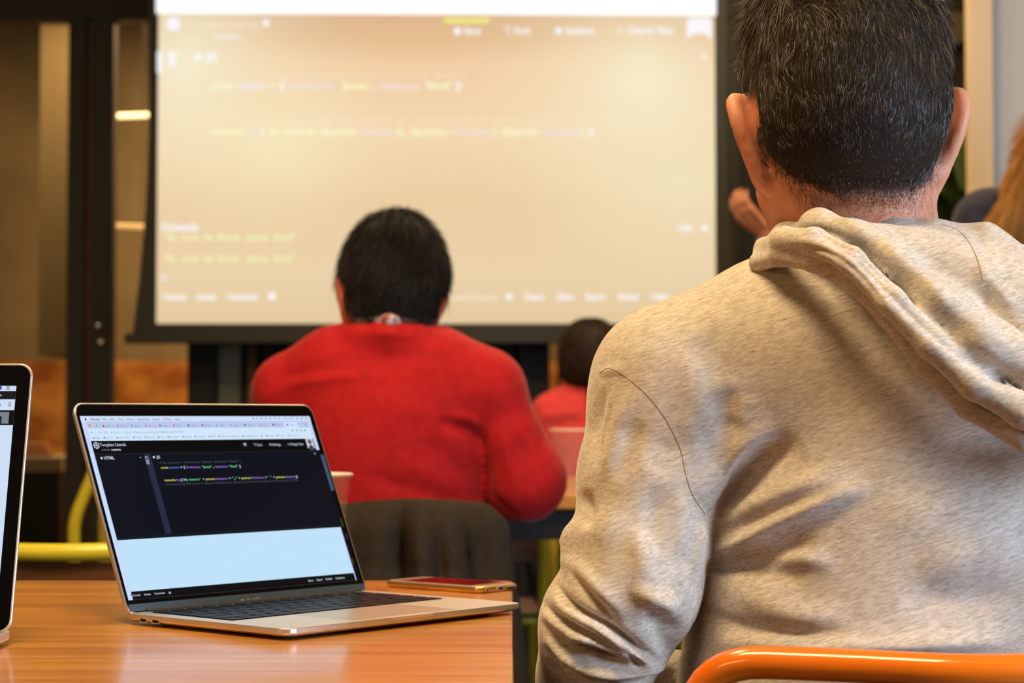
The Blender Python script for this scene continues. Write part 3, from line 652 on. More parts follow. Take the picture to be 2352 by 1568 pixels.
# ------------------------------------------------------------------ tables
def table(name_loc, x0, x1, y0, y1, zt, th, m, label, apron_m, legm, rad=.03, ap=.055):
    t = empty('table', name_loc); tag(t, label, 'table'); lx, ly = name_loc[:2]; b = MB()
    def rr(i):
        pts = []
        for cx_, cy_, a0 in ((x1 - rad, y0 + rad, -90), (x1 - rad, y1 - rad, 0), (x0 + rad, y1 - rad, 90), (x0 + rad, y0 + rad, 180)):
            for k in range(5): a = math.radians(a0 + k * 22.5); pts.append((cx_ + (rad - i) * math.cos(a) - lx, cy_ + (rad - i) * math.sin(a) - ly))
        return pts
    vs = []; 
    for i, z in ((.003, zt - th), (0, zt - th + .003), (0, zt - .003), (.0009, zt - .0009), (.003, zt)): vs += [(x, y, z) for x, y in rr(i)]
    k = 20; fs = [tuple(range(k - 1, -1, -1)), tuple(range(4 * k, 5 * k))] + [(j * k + i, j * k + (i + 1) % k, (j + 1) * k + (i + 1) % k, (j + 1) * k + i) for j in range(4) for i in range(k)]
    b.add(vs, fs).build('tabletop', m, t)
    q = .04; MB().box(x0 + q - lx, x1 - q - lx, y0 + q - ly, y0 + q + .02 - ly, zt - th - ap, zt - th).box(x0 + q - lx, x1 - q - lx, y1 - q - .02 - ly, y1 - q - ly, zt - th - ap, zt - th).box(x0 + q - lx, x0 + q + .02 - lx, y0 + q - ly, y1 - q - ly, zt - th - ap, zt - th).box(x1 - q - .02 - lx, x1 - q - lx, y0 + q - ly, y1 - q - ly, zt - th - ap, zt - th).build('apron', apron_m, t)
    for a in (x0 + .06, x1 - .06):
        for c in (y0 + .06, y1 - .06): MB().box(a - .02 - lx, a + .02 - lx, c - .02 - ly, c + .02 - ly, 0, zt - th, .003).build('leg', legm, t)
    return t
TZ = .74
table((-.8, 1.5, 0), -1.75, .001, .80, 2.232, TZ, .03, M['table_wood'], 'glossy orange-brown wooden table carrying the laptops and phone', M['chair_wood'], M['black'], .012)
M['table_far'] = mat('table_far', (.60, .27, .06), .35, coat=.3)
table((.1, 4.0, 0), -.44, .84, 3.46, 4.55, .79, .027, M['table_far'], 'wooden table in front of the man in the red sweater', M['black'], M['black'])

# ------------------------------------------------------------------ chairs
def chair(loc, rz, paint, label, group=None, top=.742, wd=.40, bow=.05, rr_=.0125):
    c = empty('chair', loc, rz); tag(c, label, 'chair', group); h = wd / 2; yb = -.17
    up = [(-h, yb + .03, .45), (-h, yb + .005, .60), (-h + .004, yb - .012, top)]
    arc = fillet([(-h, yb + .045, .44), (-h, yb - .0, top), (-h * .50, yb - .035, top), (0, yb - bow, top - .002), (h * .50, yb - .035, top), (h, yb - .0, top), (h, yb + .045, .44)], .062, 10)
    MB().tube(arc, rr_, 20, False).build('back_frame', paint, c, smooth=True)
    for s in (-1, 1):
        MB().tube([(s * h, yb + .045, .45), (s * (h + .005), yb + .03, .25), (s * (h + .025), yb - .07, 0)], rr_, 14).build('leg', paint, c, smooth=True)
        MB().tube([(s * (h - .01), .19, .445), (s * (h - .005), .205, .25), (s * (h + .01), .235, 0)], rr_, 14).build('leg', paint, c, smooth=True)
    MB().tube(fillet([(-h, yb + .045, .437), (-h, .19, .437), (h, .19, .437), (h, yb + .045, .437), (-h, yb + .045, .437)], .04), rr_ * .8, 12, False).build('seat_frame', paint, c, smooth=True)
    sb = MB(); sb.box(-h + .005, h - .005, yb + .03, .215, .448, .462, .005).build('seat', M['chair_wood'], c)
    vs = []; k = 12
    for i in range(k + 1):
        t = -1 + 2 * i / k; y = yb - .012 - (bow - .02) * (1 - t * t)
        for dy, dz in ((.0, .585), (.012, .585), (.012, top - .019), (0, top - .015)): vs.append((t * (h - .014), y + dy, dz))
    fs = [(4 * i + j, 4 * i + (j + 1) % 4, 4 * i + 4 + (j + 1) % 4, 4 * i + 4 + j) for i in range(k) for j in range(4)] + [(3, 2, 1, 0), tuple(4 * k + j for j in range(4))]
    MB().add(vs, fs).build('backrest', M['chair_wood'], c)
    return c
chair((.335, 1.665, 0), math.radians(3), M['orange_paint'], 'bright orange tubular metal chair the man in the beige hoodie sits on', wd=.415, bow=.072)
chair((-.62, 2.90, 0), 0, M['yellow_paint'], 'empty yellow tubular metal chair pushed up behind the glossy table', 'yellow metal chairs', wd=.42)
chair((-.215, 3.13, 0), 0, M['yellow_paint'], 'yellow metal chair hung with a dark jacket under the man in red', 'yellow metal chairs', top=.768, wd=.40)
chair((-.10, 4.86, 0), math.radians(2), M['yellow_paint'], 'empty yellow metal chair seen under the far table edge', 'yellow metal chairs', wd=.34)
chair((.285, 5.08, 0), 0, M['yellow_paint'], 'yellow metal chair under the person in the coral-red sweater', 'yellow metal chairs', wd=.36)
# stool behind, seen between the laptops
so = empty('bar_stool', (X(380, 4.1), 4.25, 0)); tag(so, 'yellow metal stool with a kinked leg, between and behind the two laptops', 'stool')
MB().box(-.15, .15, -.15, .15, .85, .875, .01).build('seat', M['chair_wood'], so)
lx_ = X(172, 4.1) - so.location.x
for sx in (-1, 1):
    for sy in (-1, 1): MB().tube(fillet([(sx * (-X(228, 4.1) + so.location.x), sy * .12, .85), (sx * -lx_, sy * .15, Z(1195, 4.1)), (sx * (-lx_ - .004), sy * .15, .55), (sx * (-lx_ + .02), sy * .17, 0)], .03), .0135, 12, False).build('leg', M['yellow_paint'], so, smooth=True)
for sy in (-1, 1): MB().tube([(lx_, sy * .155, .3), (-lx_, sy * .155, .3)], .01, 10, False).build('foot_rail', M['yellow_paint'], so, smooth=True)

# ------------------------------------------------------------------ laptops
def rrect(x0, x1, y0, y1, r, k=6):
    pts = []
    for cx_, cy_, a0 in ((x1 - r, y0 + r, -90), (x1 - r, y1 - r, 0), (x0 + r, y1 - r, 90), (x0 + r, y0 + r, 180)):
        for i in range(k + 1): a = math.radians(a0 + i * 90 / k); pts.append((cx_ + r * math.cos(a), cy_ + r * math.sin(a)))
    return pts
def loft(b, layers):
    n = len(layers[0][0]); vs = []
    for pts, z in layers: vs += [(x, y, z) for x, y in pts]
    fs = [tuple(range(n - 1, -1, -1)), tuple(range((len(layers) - 1) * n, len(layers) * n))] + [(j * n + i, j * n + (i + 1) % n, (j + 1) * n + (i + 1) % n, (j + 1) * n + i) for j in range(len(layers) - 1) for i in range(n)]
    return b.add(vs, fs)
def laptop(loc, yaw, W, D, T, tilt, label, kb=True, chin=.0):
    o = empty('laptop', loc, yaw); tag(o, label, 'laptop', 'laptops on the glossy table')
    r = .011; b = MB()
    loft(b, [(rrect(.014, W - .014, .014, D - .014, r), .0016), (rrect(.004, W - .004, .004, D - .004, r), .0028), (rrect(.0006, W - .0006, .0006, D - .0006, r), .0046), (rrect(0, W, 0, D, r), .006), (rrect(0, W, 0, D, r), T - .0004), (rrect(.0004, W - .0004, .0004, D - .0004, r), T)])
    bs = b.build('base', M['alu'], o)
    sc = MB(); loft(sc, [(rrect(W / 2 - .028, W / 2 + .028, -.0004, .0075, .0035), T - .0022), (rrect(W / 2 - .029, W / 2 + .029, -.0005, .0085, .004), T + .00012)]); sc.build('lid_notch', mat('notch', (.80, .80, .82), .3, .5), bs)
    for x in (.03, W - .03):
        for y in (.03, D - .03): MB().lathe([(0, 0), (.008, 0), (.009, .0018), (0, .0018)], 16, Matrix.Translation((x, y, 0))).build('rubber_foot', M['rubber'], bs)
    for y in (D - .027, D - .044):                                # two ports on the side near the hinge
        pb = MB(); loft(pb, [(rrect(y - .0046, y + .0046, T - .0062, T - .0034, .0013), -.0001), (rrect(y - .0046, y + .0046, T - .0062, T - .0034, .0013), .002)])
        pb.v = [(z, x, y_) for x, y_, z in pb.v]; pb.f = [f[::-1] for f in pb.f]; pb.build('port', M['port'], bs)
        pr = MB(); ring = fillet([(-.0002, y - .0049, T - .0065), (-.0002, y + .0049, T - .0065), (-.0002, y + .0049, T - .0031), (-.0002, y - .0049, T - .0031), (-.0002, y - .0049, T - .0065)], .0013)
        pr.tube(ring, .00025, 6, False, cap=False).build('port_rim', M['shell'], bs)
    if kb:
        k0, k1, y1 = .0165, W - .0165, D - .014; y0 = y1 - .112
        wl = MB(); loft(wl, [(rrect(k0, k1, y0, y1, .003), T - .001), (rrect(k0, k1, y0, y1, .003), T + .00008)]); kbd = wl.build('keyboard', M['key_well'], o)
        rows = [([1.0] * 14, 'f')] + [([1.0] * 13 + [1.55], 0), ([1.5] + [1.0] * 13, 0), ([1.8] + [1.0] * 11 + [1.75], 0), ([2.35] + [1.0] * 10 + [2.2], 0), ([1, 1, 1, 1.25, 5.1, 1.25, 1.0, 1.0, 1.0, 1.0], 0)]
        cache = {}; yy = y1 - .001; hk = (y1 - y0 - .001) / 6
        for ri, (row, _) in enumerate(rows):
            tot = sum(row); xx = k0 + .001; un = (k1 - k0 - .002) / tot
            for wk in row:
                kw = round(un * wk - .0022, 5)
                if kw not in cache:
                    kbm = MB(); loft(kbm, [(rrect(0, kw, 0, hk - .0022, .0014, 2), 0), (rrect(.0002, kw - .0002, .0002, hk - .0024, .0014, 2), .0007)]); ko = kbm.build('key', M['key'], kbd); cache[kw] = ko.data
                else: ko = link('key', cache[kw], kbd)
                ko.location = (xx + .0011, yy - hk + .0011, T + .0001); xx += un * wk
            yy -= hk
        tp = MB(); loft(tp, [(rrect(W / 2 - .067, W / 2 + .067, .008, .088, .004), T - .0003), (rrect(W / 2 - .067, W / 2 + .067, .008, .088, .004), T + .00006)]); tp.build('trackpad', mat('trackpad', (.60, .57, .54), .30, .7), bs)
    # lid
    ld = D - .004; hy = D - .006; Mt = Matrix.Translation((0, hy, T - .002)) @ Matrix.Rotation(math.pi / 2 - tilt, 4, 'X')
    lb = MB(); loft(lb, [(rrect(.0012, W - .0012, .0012, ld - .0012, r), -.0047), (rrect(.0002, W - .0002, .0002, ld - .0002, r), -.0038), (rrect(0, W, 0, ld, r), -.003), (rrect(0, W, 0, ld, r), -.0004), (rrect(.0005, W - .0005, .0005, ld - .0005, r), 0)])
    lb.v = [tuple(Mt @ Vector(p)) for p in lb.v]; lid = lb.build('lid', M['alu'], o)
    gb = MB(); loft(gb, [(rrect(.0017, W - .0017, .0017 + chin, ld - .0017, r - .001), -.0002), (rrect(.0017, W - .0017, .0017 + chin, ld - .0017, r - .001), .0003)]); gb.v = [tuple(Mt @ Vector(p)) for p in gb.v]; bez = gb.build('screen_bezel', M['bezel'], o)
    hg = MB(); hg.tube([(.02, hy, T - .002), (W - .02, hy, T - .002)], .004, 14, False).build('hinge', M['black'], o, smooth=True)
    return o, Mt, ld, lid, bez
yaw = math.radians(49.6)
LW, LD, LT = .304, .212, .010
lap, Mt, ld, lid, bez = laptop((-.1858, 1.624, TZ), yaw, LW, LD, LT, math.radians(23.9), 'open silver laptop showing dark code page, turned towards the hoodie man')
bpy.context.view_layer.update()
Mw = Matrix.Translation(lap.location) @ Matrix.Rotation(yaw, 4, 'Z') @ Mt
S1 = Sheet(Mw); Z0 = .00035
# pixel geometry of the picture on the display
def lay(n_): return Z0 + .00006 * n_
DX0, DX1, DY1 = .0045, LW - .0075, ld - .0135; DY0 = DY1 - .1806
class R: pass
def q1(pts, col, n_=1, e=1.0): S1.quad(pts, col, lay(n_), e)
S1.rect(DX0, DY0, DX1, DY1, (196, 214, 250), lay(0))
def row(y): return y
def sr(u0, v0, u1, v1, col, n_=1, e=1.0):
    """rect in display fractions, v measured downwards"""
    S1.rect(DX0 + u0 * (DX1 - DX0), DY1 - v1 * (DY1 - DY0), DX0 + u1 * (DX1 - DX0), DY1 - v0 * (DY1 - DY0), col, lay(n_), e)
def fr(px, py):
    x, y = S1.px(px, py); return (x - DX0) / (DX1 - DX0), (DY1 - y) / (DY1 - DY0)
f_menu = fr(184, 968)[1]; f_tab = fr(196, 984)[1]; f_bm = fr(208, 1013)[1]; f_hd = fr(216, 1042)[1]; f_pane = fr(267, 1241)[1]; f_wh = fr(298, 1359)[1]; f_bar = fr(302, 1378)[1]
uL = fr(212, 1028)[0]; uR = fr(722, 1020)[0]
print('DISP', [round(v, 3) for v in (f_menu, f_tab, f_bm, f_hd, f_pane, f_wh, f_bar, uL, uR)], 'check', fr(808, 1318), fr(298, 1359), fr(780, 1212), fr(714, 958))
sr(0, 0, 1, f_menu, (205, 222, 248)); sr(uL, f_menu, uR, f_tab, (186, 200, 236)); sr(uL, f_tab, uR, f_bm, (208, 230, 250))
sr(uL, f_bm, uR, f_hd, (3, 4, 8)); sr(uL, f_hd, uR + .012, f_pane, (8, 13, 26)); sr(uL, f_pane, uR, f_wh, (192, 226, 248)); sr(uL, f_wh, uR, 1.0, (5, 8, 14))
sr(uR + .004, f_hd, 1, 1, (9, 14, 26), 1); sr(uR + .012, f_hd + .03, uR + .028, f_hd + .25, (70, 84, 112), 2); sr(uR + .014, .63, uR + .020, .68, (74, 70, 26), 2); sr(uR + .010, .87, uR + .016, .91, (66, 64, 24), 2); sr(uR + .016, .72, uR + .024, .755, (24, 40, 86), 2)
sr(0, f_hd, uL - .004, 1, (198, 222, 252), 1)
uc0, uc1 = fr(331, 1048)[0], fr(345, 1047)[0]; sr(uc0, f_hd + .008, uc1, f_pane - .02, (34, 44, 68), 2); sr(uL, f_hd, uR + .012, f_hd + .008, (20, 24, 34), 2); sr(uL, f_pane - .018, uR + .01, f_pane - .004, (14, 20, 34), 2)
for a in (('fr', 555, 572), ('fr', 580, 607), ('fr', 613, 648), ('fr', 652, 700)):
    q0, q1_ = fr(a[1], 1030)[0], fr(a[2], 1027)[0]; sr(q0, f_bm + .025, q1_, f_hd - .022, (16, 18, 26), 2)
DK, GR, BL = (25, 32, 60), (70, 80, 110), (60, 80, 140)
def t1(t, p0, p1, h, col, n_=5, **k): S1.tpx(t, p0, p1, h, col, z=lay(n_), **k)
c3 = lambda x, y: (180 + x * .2381, 940 + y * .2381)
def t3(t, x0, x1, y, h, col, y2=None, **k): t1(t, c3(x0, y), c3(x1, y if y2 is None else y2), h * .2381, col, **k)
for t, a, b in (('Chrome', 112, 205), ('File', 235, 275), ('Edit', 305, 345), ('View', 380, 430), ('History', 460, 538), ('Bookmarks', 568, 685), ('People', 714, 786), ('Window', 818, 897), ('Help', 928, 972)): t3(t, a, b, 106, 18, DK, bold=.02 if t == 'Chrome' else 0)
S1.disc(*S1.px(*c3(66, 98)), .0011, DK, lay(5)); t3('Thu 16:46', 1975, 2070, 97, 15, GR, y2=96); t3('81%', 1880, 1912, 98, 15, GR)
for x in (1685, 1722, 1762, 1805, 1848, 1935, 2105, 2152, 2192): S1.disc(*S1.px(*c3(x, 90)), .0009, (36, 50, 120) if x in (1685, 2152) else (110, 125, 160), lay(5))
for x, c_ in ((103, (240, 60, 70)), (138, (240, 200, 60)), (172, (60, 200, 100))): S1.disc(*S1.px(*c3(x, 157)), .0011, c_, lay(5))
tabs = [('Form', (190, 60, 80)), ('Vacat', (240, 110, 130)), ('prima', (120, 150, 230)), ('Euro 1', (240, 90, 60)), ('Login', (60, 130, 230)), ('Searc', (245, 70, 50)), ('Array', (30, 80, 170)), ('Maps', (60, 70, 90)), ('world', (130, 160, 240)), ('javas', (130, 160, 240)), ('Clien', (30, 90, 190)), ('New Tab', None), ('JavaS', (20, 30, 40)), ('Temp', (90, 95, 110))]
for i, (t, c_) in enumerate(tabs):
    x = 238 + i * 136.5; y = 170 - i * .9
    if c_: S1.disc(*S1.px(*c3(x, y - 9)), .0012, c_, lay(5))
    t3(t, x + 26 if c_ else x, x + 26 + 46, y, 15, (80, 88, 120)); S1.disc(*S1.px(*c3(x + 96, y - 8)), .0004, GR, lay(5))
sr(*[v for v in (fr(*c3(1985, 160))[0], f_menu + .006, fr(*c3(2115, 160))[0], f_tab)], (210, 226, 250), 2); t3('Ryan', 2170, 2205, 150, 12, GR)
t3('\u2190   \u27f3  \u2302', 112, 276, 232, 20, GR); S1.disc(*S1.px(*c3(320, 224)), .0007, (40, 140, 90), lay(5)); t3('Secure', 340, 412, 232, 17, (110, 180, 150)); t3('https://codepen.io/royderks/pen/OEgbGy?editors=1010', 436, 1012, 230, 16, (120, 140, 170), y2=222)
for x in (2060, 2105, 2145, 2182): S1.disc(*S1.px(*c3(x, 204)), .0009, (60, 80, 160), lay(5))
xs_ = [('Apps', 162, 208), ('GO TO', 264, 330), ('amsterdam', 388, 494), ('Travel', 550, 604), ('Coding', 662, 728), ('Ruby', 784, 826), ('Le Wagon', 882, 970), ('Design', 1024, 1084), ('Javascript', 1140, 1228), ('APIs', 1280, 1318), ('Waste and recycling', 1372, 1545), ('Important codes', 1596, 1734), ('Set up', 1828, 1878), ('Dr reto', 1930, 1986), ('Job Search', 2040, 2122)]
for i, (t, a, b) in enumerate(xs_):
    y = 285 - a * .0125; t3(t, a, b, y, 14, (95, 110, 150), y2=285 - b * .0125); p_ = S1.px(*c3(a - 17, y - 6)); S1.rect(p_[0] - .0011, p_[1] - .0008, p_[0] + .0011, p_[1] + .0008, (130, 150, 200), lay(5))
S1.disc(*S1.px(*c3(1765, 257)), .0010, (235, 70, 100), lay(5))
WH = (215, 225, 240)
hx, hy_ = S1.px(*c3(171, 350)); S1.poly([(hx + .0036 * math.cos(a * 1.0472 + .52), hy_ + .0036 * math.sin(a * 1.0472 + .52)) for a in range(6)], WH, lay(4)); S1.poly([(hx + .0027 * math.cos(a * 1.0472 + .52), hy_ + .0027 * math.sin(a * 1.0472 + .52)) for a in range(6)], (5, 6, 10), lay(5)); S1.rect(hx - .0024, hy_ - .0003, hx + .0024, hy_ + .0003, WH, lay(6)); S1.rect(hx - .0003, hy_ - .0024, hx + .0003, hy_ + .0024, WH, lay(6))
t3('Template Literals', 206, 458, 358, 30, (200, 210, 228), y2=356, bold=.004); t3('A PEN BY', 220, 308, 401, 16, (120, 128, 145)); t3('royderks', 316, 408, 399, 18, WH, bold=.02)
t3('\u2665', 1590, 1622, 354, 24, (150, 160, 180)); t3('\u2325 Fork', 1690, 1772, 356, 24, (170, 180, 200), y2=354, bold=.02); S1.disc(*S1.px(*c3(1848, 341)), .0013, (150, 160, 180), lay(5)); t3('Settings', 1866, 1950, 352, 24, (170, 180, 200), y2=350, bold=.02); S1.disc(*S1.px(*c3(2025, 338)), .0011, (120, 130, 150), lay(5)); t3('Change View', 2040, 2170, 348, 24, (170, 180, 200), y2=346, bold=.02)
p_ = S1.px(*c3(2232, 330)); S1.rect(p_[0] - .005, p_[1] - .0052, p_[0] + .005, p_[1] + .0052, (196, 204, 216), lay(4)); S1.disc(p_[0], p_[1] + .0018, .0026, (80, 88, 100), lay(5)); S1.disc(p_[0], p_[1] - .0050, .0034, (60, 66, 78), lay(5))
S1.disc(*S1.px(*c3(221, 472)), .0012, WH, lay(5)); t3('HTML', 248, 348, 486, 30, (190, 204, 220), bold=.02); t3('\u2304', 585, 606, 470, 16, WH, bold=.02)
p_ = S1.px(*c3(636, 452)); S1.text('CSS', p_[0], p_[1], .0085, .0034, (180, 190, 205), z=lay(5), rot=-math.pi / 2, bold=.02)
S1.disc(*S1.px(*c3(724, 463)), .0012, WH, lay(5)); t3('JS', 754, 788, 474, 26, (190, 204, 220), bold=.02); S1.disc(*S1.px(*c3(2278, 428)), .0012, (130, 140, 160), lay(5))
GY, YE, BU, PU, GN = (66, 72, 84), (214, 214, 90), (84, 130, 235), (150, 110, 205), (110, 205, 150)
def code(items, y, y2f, h=22):
    for t, a, b, c_ in items: t3(t, a, b, y - (a - 780) * y2f, h, c_, y2=y - (b - 780) * y2f, bold=.012)
code([('// var person = { firstname: "James", lastname: "Bond" }', 782, 1570, GY)], 527, .010, 20)
code([('const', 794, 868, YE), ('person', 880, 970, BU), ('=', 982, 1000, WH), ('{', 1012, 1028, WH), ('firstname:', 1040, 1180, PU), ('"James"', 1194, 1286, GN), (',', 1296, 1306, WH), ('lastname:', 1320, 1445, PU), ('"Bond"', 1456, 1534, GN), ('}', 1550, 1566, WH)], 574, .018)
code([('console.', 828, 942, YE), ('log', 946, 986, PU), ('(', 988, 1004, WH), ("'My name is '", 1008, 1182, GN), ('+', 1200, 1216, WH), ('person.', 1228, 1322, YE), ('lastname', 1326, 1436, PU), ('+', 1450, 1466, WH), ("','", 1480, 1530, GN), ('+', 1544, 1560, WH), ('person.', 1572, 1664, YE), ('firstname', 1668, 1786, PU), ('+', 1800, 1814, WH), ("' '", 1828, 1862, GN), ('+', 1878, 1892, WH), ('person.', 1904, 1996, YE), ('lastname', 2000, 2096, PU), (')', 2098, 2112, WH)], 696, .028)
code([('//console.log(`My name is ${person.lastname}, ${person.firstname} ${person.lastname}`) // ES6', 840, 2120, GY)], 736, .030, 20)
c4 = lambda x, y: (150 + x * .37, 900 + y * .37)
for t, a, b, y in (('Console', 414, 464, 1270), ('Assets', 488, 528, 1264), ('Comments', 553, 617, 1258), ('\u2318', 640, 655, 1254), ('Share', 1507, 1539, 1178), ('Export', 1560, 1596, 1173), ('Embed', 1616, 1654, 1168), ('Collections', 1676, 1732, 1163)):
    p0, p1 = fr(*c4(a - 7, y))[0], fr(*c4(b + 7, y))[0]; sr(p0, f_wh + .014, p1, min(f_bar, .99) - .012, (18, 20, 27), 2); t1(t, c4(a, y), c4(b, y - (b - a) * .10), 4.4, (200, 208, 222), bold=.015)
S1.build('display_picture', bez, Mt)
Sc = Sheet(Mw); Sc.rect(.003, .003, LW - .003, DY0 - .004, (66, 86, 110), .00034, e=.0); Sc.tpx('MacBook Pro', (554, 1383), (603, 1377), 7, (205, 215, 225), z=.0005, e=.0, bold=.006); Sc.build('chin_lettering', bez, Mt)  # slate chin band has a sky reflection painted into its colour
# second laptop at the frame's edge
L2W, L2D = .359, .235
l2x = float(P(24, 1475, 1.60)[0]) - L2W
lap2, Mt2, ld2, lid2, bez2 = laptop((l2x, 1.60 - L2D + .006, TZ), 0, L2W, L2D, .0115, math.radians(17), 'open laptop with white page, cut off by the left frame edge')
Mw2 = Matrix.Translation(lap2.location) @ Mt2; S2 = Sheet(Mw2)
ex1, ey1 = S2.px(38, 886); bx0 = .014; print('L2', ex1, ey1, ld2, S2.px(76, 850), S2.px(22, 1470))
def s2(x0, y0, x1, y1, col, n_=0): S2.rect(x0, y0, x1, y1, col, .00035 + .00006 * n_)
py = lambda v: S2.px(20, v)[1]
s2(bx0, .022, ex1, ey1, (205, 221, 243)); s2(bx0, py(917), ex1, py(898), (24, 24, 30), 1); s2(bx0, py(976), ex1, py(942), (12, 12, 14), 1); s2(ex1 - .06, py(973), ex1 - .004, py(946), (120, 130, 140), 2); s2(ex1 - .03, py(973), ex1 - .010, py(956), (36, 34, 36), 3)
for v in (889, 892, 895): s2(*(S2.px(14, v)[0], S2.px(14, v)[1], S2.px(23, v)[0], S2.px(14, v - 1.3)[1]), (40, 50, 80), 2)
for v in (925, 929, 933): s2(*(S2.px(19, v)[0], S2.px(19, v)[1], S2.px(26, v)[0], S2.px(19, v - 1.3)[1]), (50, 55, 70), 2)
S2.disc(*S2.px(0, 891), .0018, (60, 70, 190), .0005); S2.tpx('+', (-3, 912), (5, 912), 8, (190, 195, 205), z=.0006); S2.disc(*S2.px(-2, 930), .0014, (70, 80, 100), .0005)
S2.build('display_picture', bez2, Mt2)

# ------------------------------------------------------------------ phone
ph = empty('smartphone', (-.0335, 2.062, TZ), 0); tag(ph, 'gold smartphone lying face up beside the laptop, reflecting red', 'phone')
ax = np.array([-.106, .086]); ax /= np.linalg.norm(ax); ph.rotation_euler[2] = math.atan2(ax[1], ax[0]) - math.pi   # long side runs back and to the left
# local: x from -.138 (far end) to 0 (socket end), y from 0 to .067
def prr(i): return rrect(-.1375 + i, -i, i, .067 - i, .0085)
pb = MB(); lays = [(prr(.0022), .0), (prr(.0006), .0012), (prr(0), .0034), (prr(.0006), .0058), (prr(.0020), .0069)]
loft(pb, lays).build('body', M['gold'], ph, smooth=True)
loft(MB(), [(prr(.0024), .0066), (prr(.0027), .0074)]).build('front_glass', M['white_glass'], ph)
loft(MB(), [(rrect(-.1375 + .019, -.019, .0045, .067 - .0045, .0005), .0070), (rrect(-.1375 + .019, -.019, .0045, .067 - .0045, .0005), .00752)]).build('display', M['phone_screen'], ph)
loft(MB(), [(rrect(-.0132, -.0048, .0295, .0375, .0038), .007), (rrect(-.0132, -.0048, .0295, .0375, .0038), .00752)]).build('home_button', M['gold'], ph)
def onend(y, z, ry, rz_, name, m, depth=.0006):
    b = MB(); loft(b, [(rrect(y - ry, y + ry, z - rz_, z + rz_, min(ry, rz_) * .98), 0), (rrect(y - ry, y + ry, z - rz_, z + rz_, min(ry, rz_) * .98), depth)]); b.v = [(c - .0001, a, b_) for a, b_, c in b.v]; return b.build(name, m, ph)
onend(.0115, .0034, .0026, .0026, 'jack_ring', M['shell']); onend(.0115, .0034, .0016, .0016, 'headphone_jack', M['port'], .0008)
onend(.0335, .0034, .0055, .0023, 'socket_ring', M['shell']); onend(.0335, .0034, .0040, .0013, 'charging_socket', M['port'], .0008)
for k in range(6): onend(.0465 + k * .0022, .0034, .0007, .0007, 'speaker_hole', M['port'], .0008)
for y in (.0225, .0435): onend(y, .0034, .0008, .0008, 'screw', M['alu_dark'], .0008)

# ------------------------------------------------------------------ plastic cups
def cup(loc, label, r0, r1, h):
    c = empty('plastic_cup', loc); tag(c, label, 'cup', 'clear plastic cups')
    MB().lathe([(0, .002), (r0 * .95, .002), (r0, 0), (r0, .004), (r0 * 1.03, h * .25), (r0 * 1.0 + (r1 - r0) * .5, h * .55), (r1 * .985, h * .97), (r1, h - .003)], 48).build('cup_body', M['cup'], c, smooth=True)
    pts = [(r1 * math.cos(a), r1 * math.sin(a), h - .002) for a in np.linspace(0, 2 * math.pi, 49)]
    MB().tube(pts, .0022, 8, False, cap=False).build('rim', M['cup_rim'], c, smooth=True)
    for k in range(5):
        z = h * (.3 + .11 * k); rr2 = r0 + (r1 - r0) * z / h + .0004
        MB().tube([(rr2 * math.cos(a), rr2 * math.sin(a), z) for a in np.linspace(0, 2 * math.pi, 41)], .0006, 5, False, cap=False).build('moulded_rib', M['cup'], c)
    return c
zc = 2.12; hc = Z(1086, zc) - TZ
cup((X(810, zc) - .046, zc, TZ), 'clear plastic cup with pale rim standing behind the open laptop', .029, .045, hc)
cup((X(1262, 4.25) + .047, 4.25, .79), 'clear plastic cup on the far table beside the red sleeve', .034, .047, Z(985, 4.25) - .79)

# ------------------------------------------------------------------ jacket hung over the red man's chair
def jacket():
    u = np.linspace(0, 1, 91); v = np.linspace(0, 1, 80); V = []
    yb, xl, xr = 2.925, -.425, -.010
    for b in v:
        for a in u:
            s = (b - .22) * .74                        # arc length: negative is the part lying inside the chair
            flare = max(0, s) * (.16 * max(0, a - .5) * 2 - .10 * max(0, .5 - a) * 2)
            x = xl + (xr - xl) * a + flare * .9; edge = max(0, (a - .90) / .10)
            arch = -.030 * (1 - (2 * a - 1) ** 2)
            if s < 0: y = yb + .012 + arch * .6 + .018 - s * .05; z = .792 + s * .9
            else:
                th = min(s / .035, 1) * math.pi / 2; y = yb + arch * (1 if s < .1 else 1.2) + .014 * math.cos(th) - .020 * math.sin(th) - .035 * min(1, s / .5); z = .776 + .018 * math.cos(th) - max(0, s - .02)
                amp = .019 * min(1, s / .08)
                y += amp * (math.sin(a * 15 + .8) * .10 * (1 + a) + 1.5 * math.exp(-((a - .63 - .05 * s) / .022) ** 2) - 1.2 * math.exp(-((a - .70 - .05 * s) / .030) ** 2) + .9 * math.exp(-((a - .84 - .1 * s) / .018) ** 2) - .7 * math.exp(-((a - .79 - .06 * s) / .03) ** 2) + .3 * math.sin(a * 43 + s * 5))
            z -= .028 * edge ** 2 + .006 * math.sin(a * 7); y += .02 * edge ** 2
            V.append((x, y, z))
    n = len(u); Q = np.array([(j * n + i, j * n + i + 1, (j + 1) * n + i + 1, (j + 1) * n + i) for j in range(len(v) - 1) for i in range(n - 1)])
    V = np.array(V); o = link('jacket', np_mesh('jacket', V - [-.2, 2.9, .45], Q, M['jacket_cloth']), None, (-.2, 2.9, .45))
    md = o.modifiers.new('thick', 'SOLIDIFY'); md.thickness = .006
    tag(o, 'dark brown-grey jacket draped over the chair back under the red sweater', 'jacket')
    # sleeve hanging at the right side
    V2, Q2 = nets(union([seg((-.030, 2.93, .70), (-.005, 2.90, .45), .014, .030), seg((-.005, 2.90, .45), (.020, 2.90, .22), .030, .028)], .01), .006)
    V2 = V2 + np.array([.006, .004, 0]) * np.sin(V2[:, 2:3] * 60 + V2[:, 0:1] * 40); cloth_obj('sleeve', V2, Q2, M['jacket_cloth'], o, (-.2, 2.9, .45))
jacket()

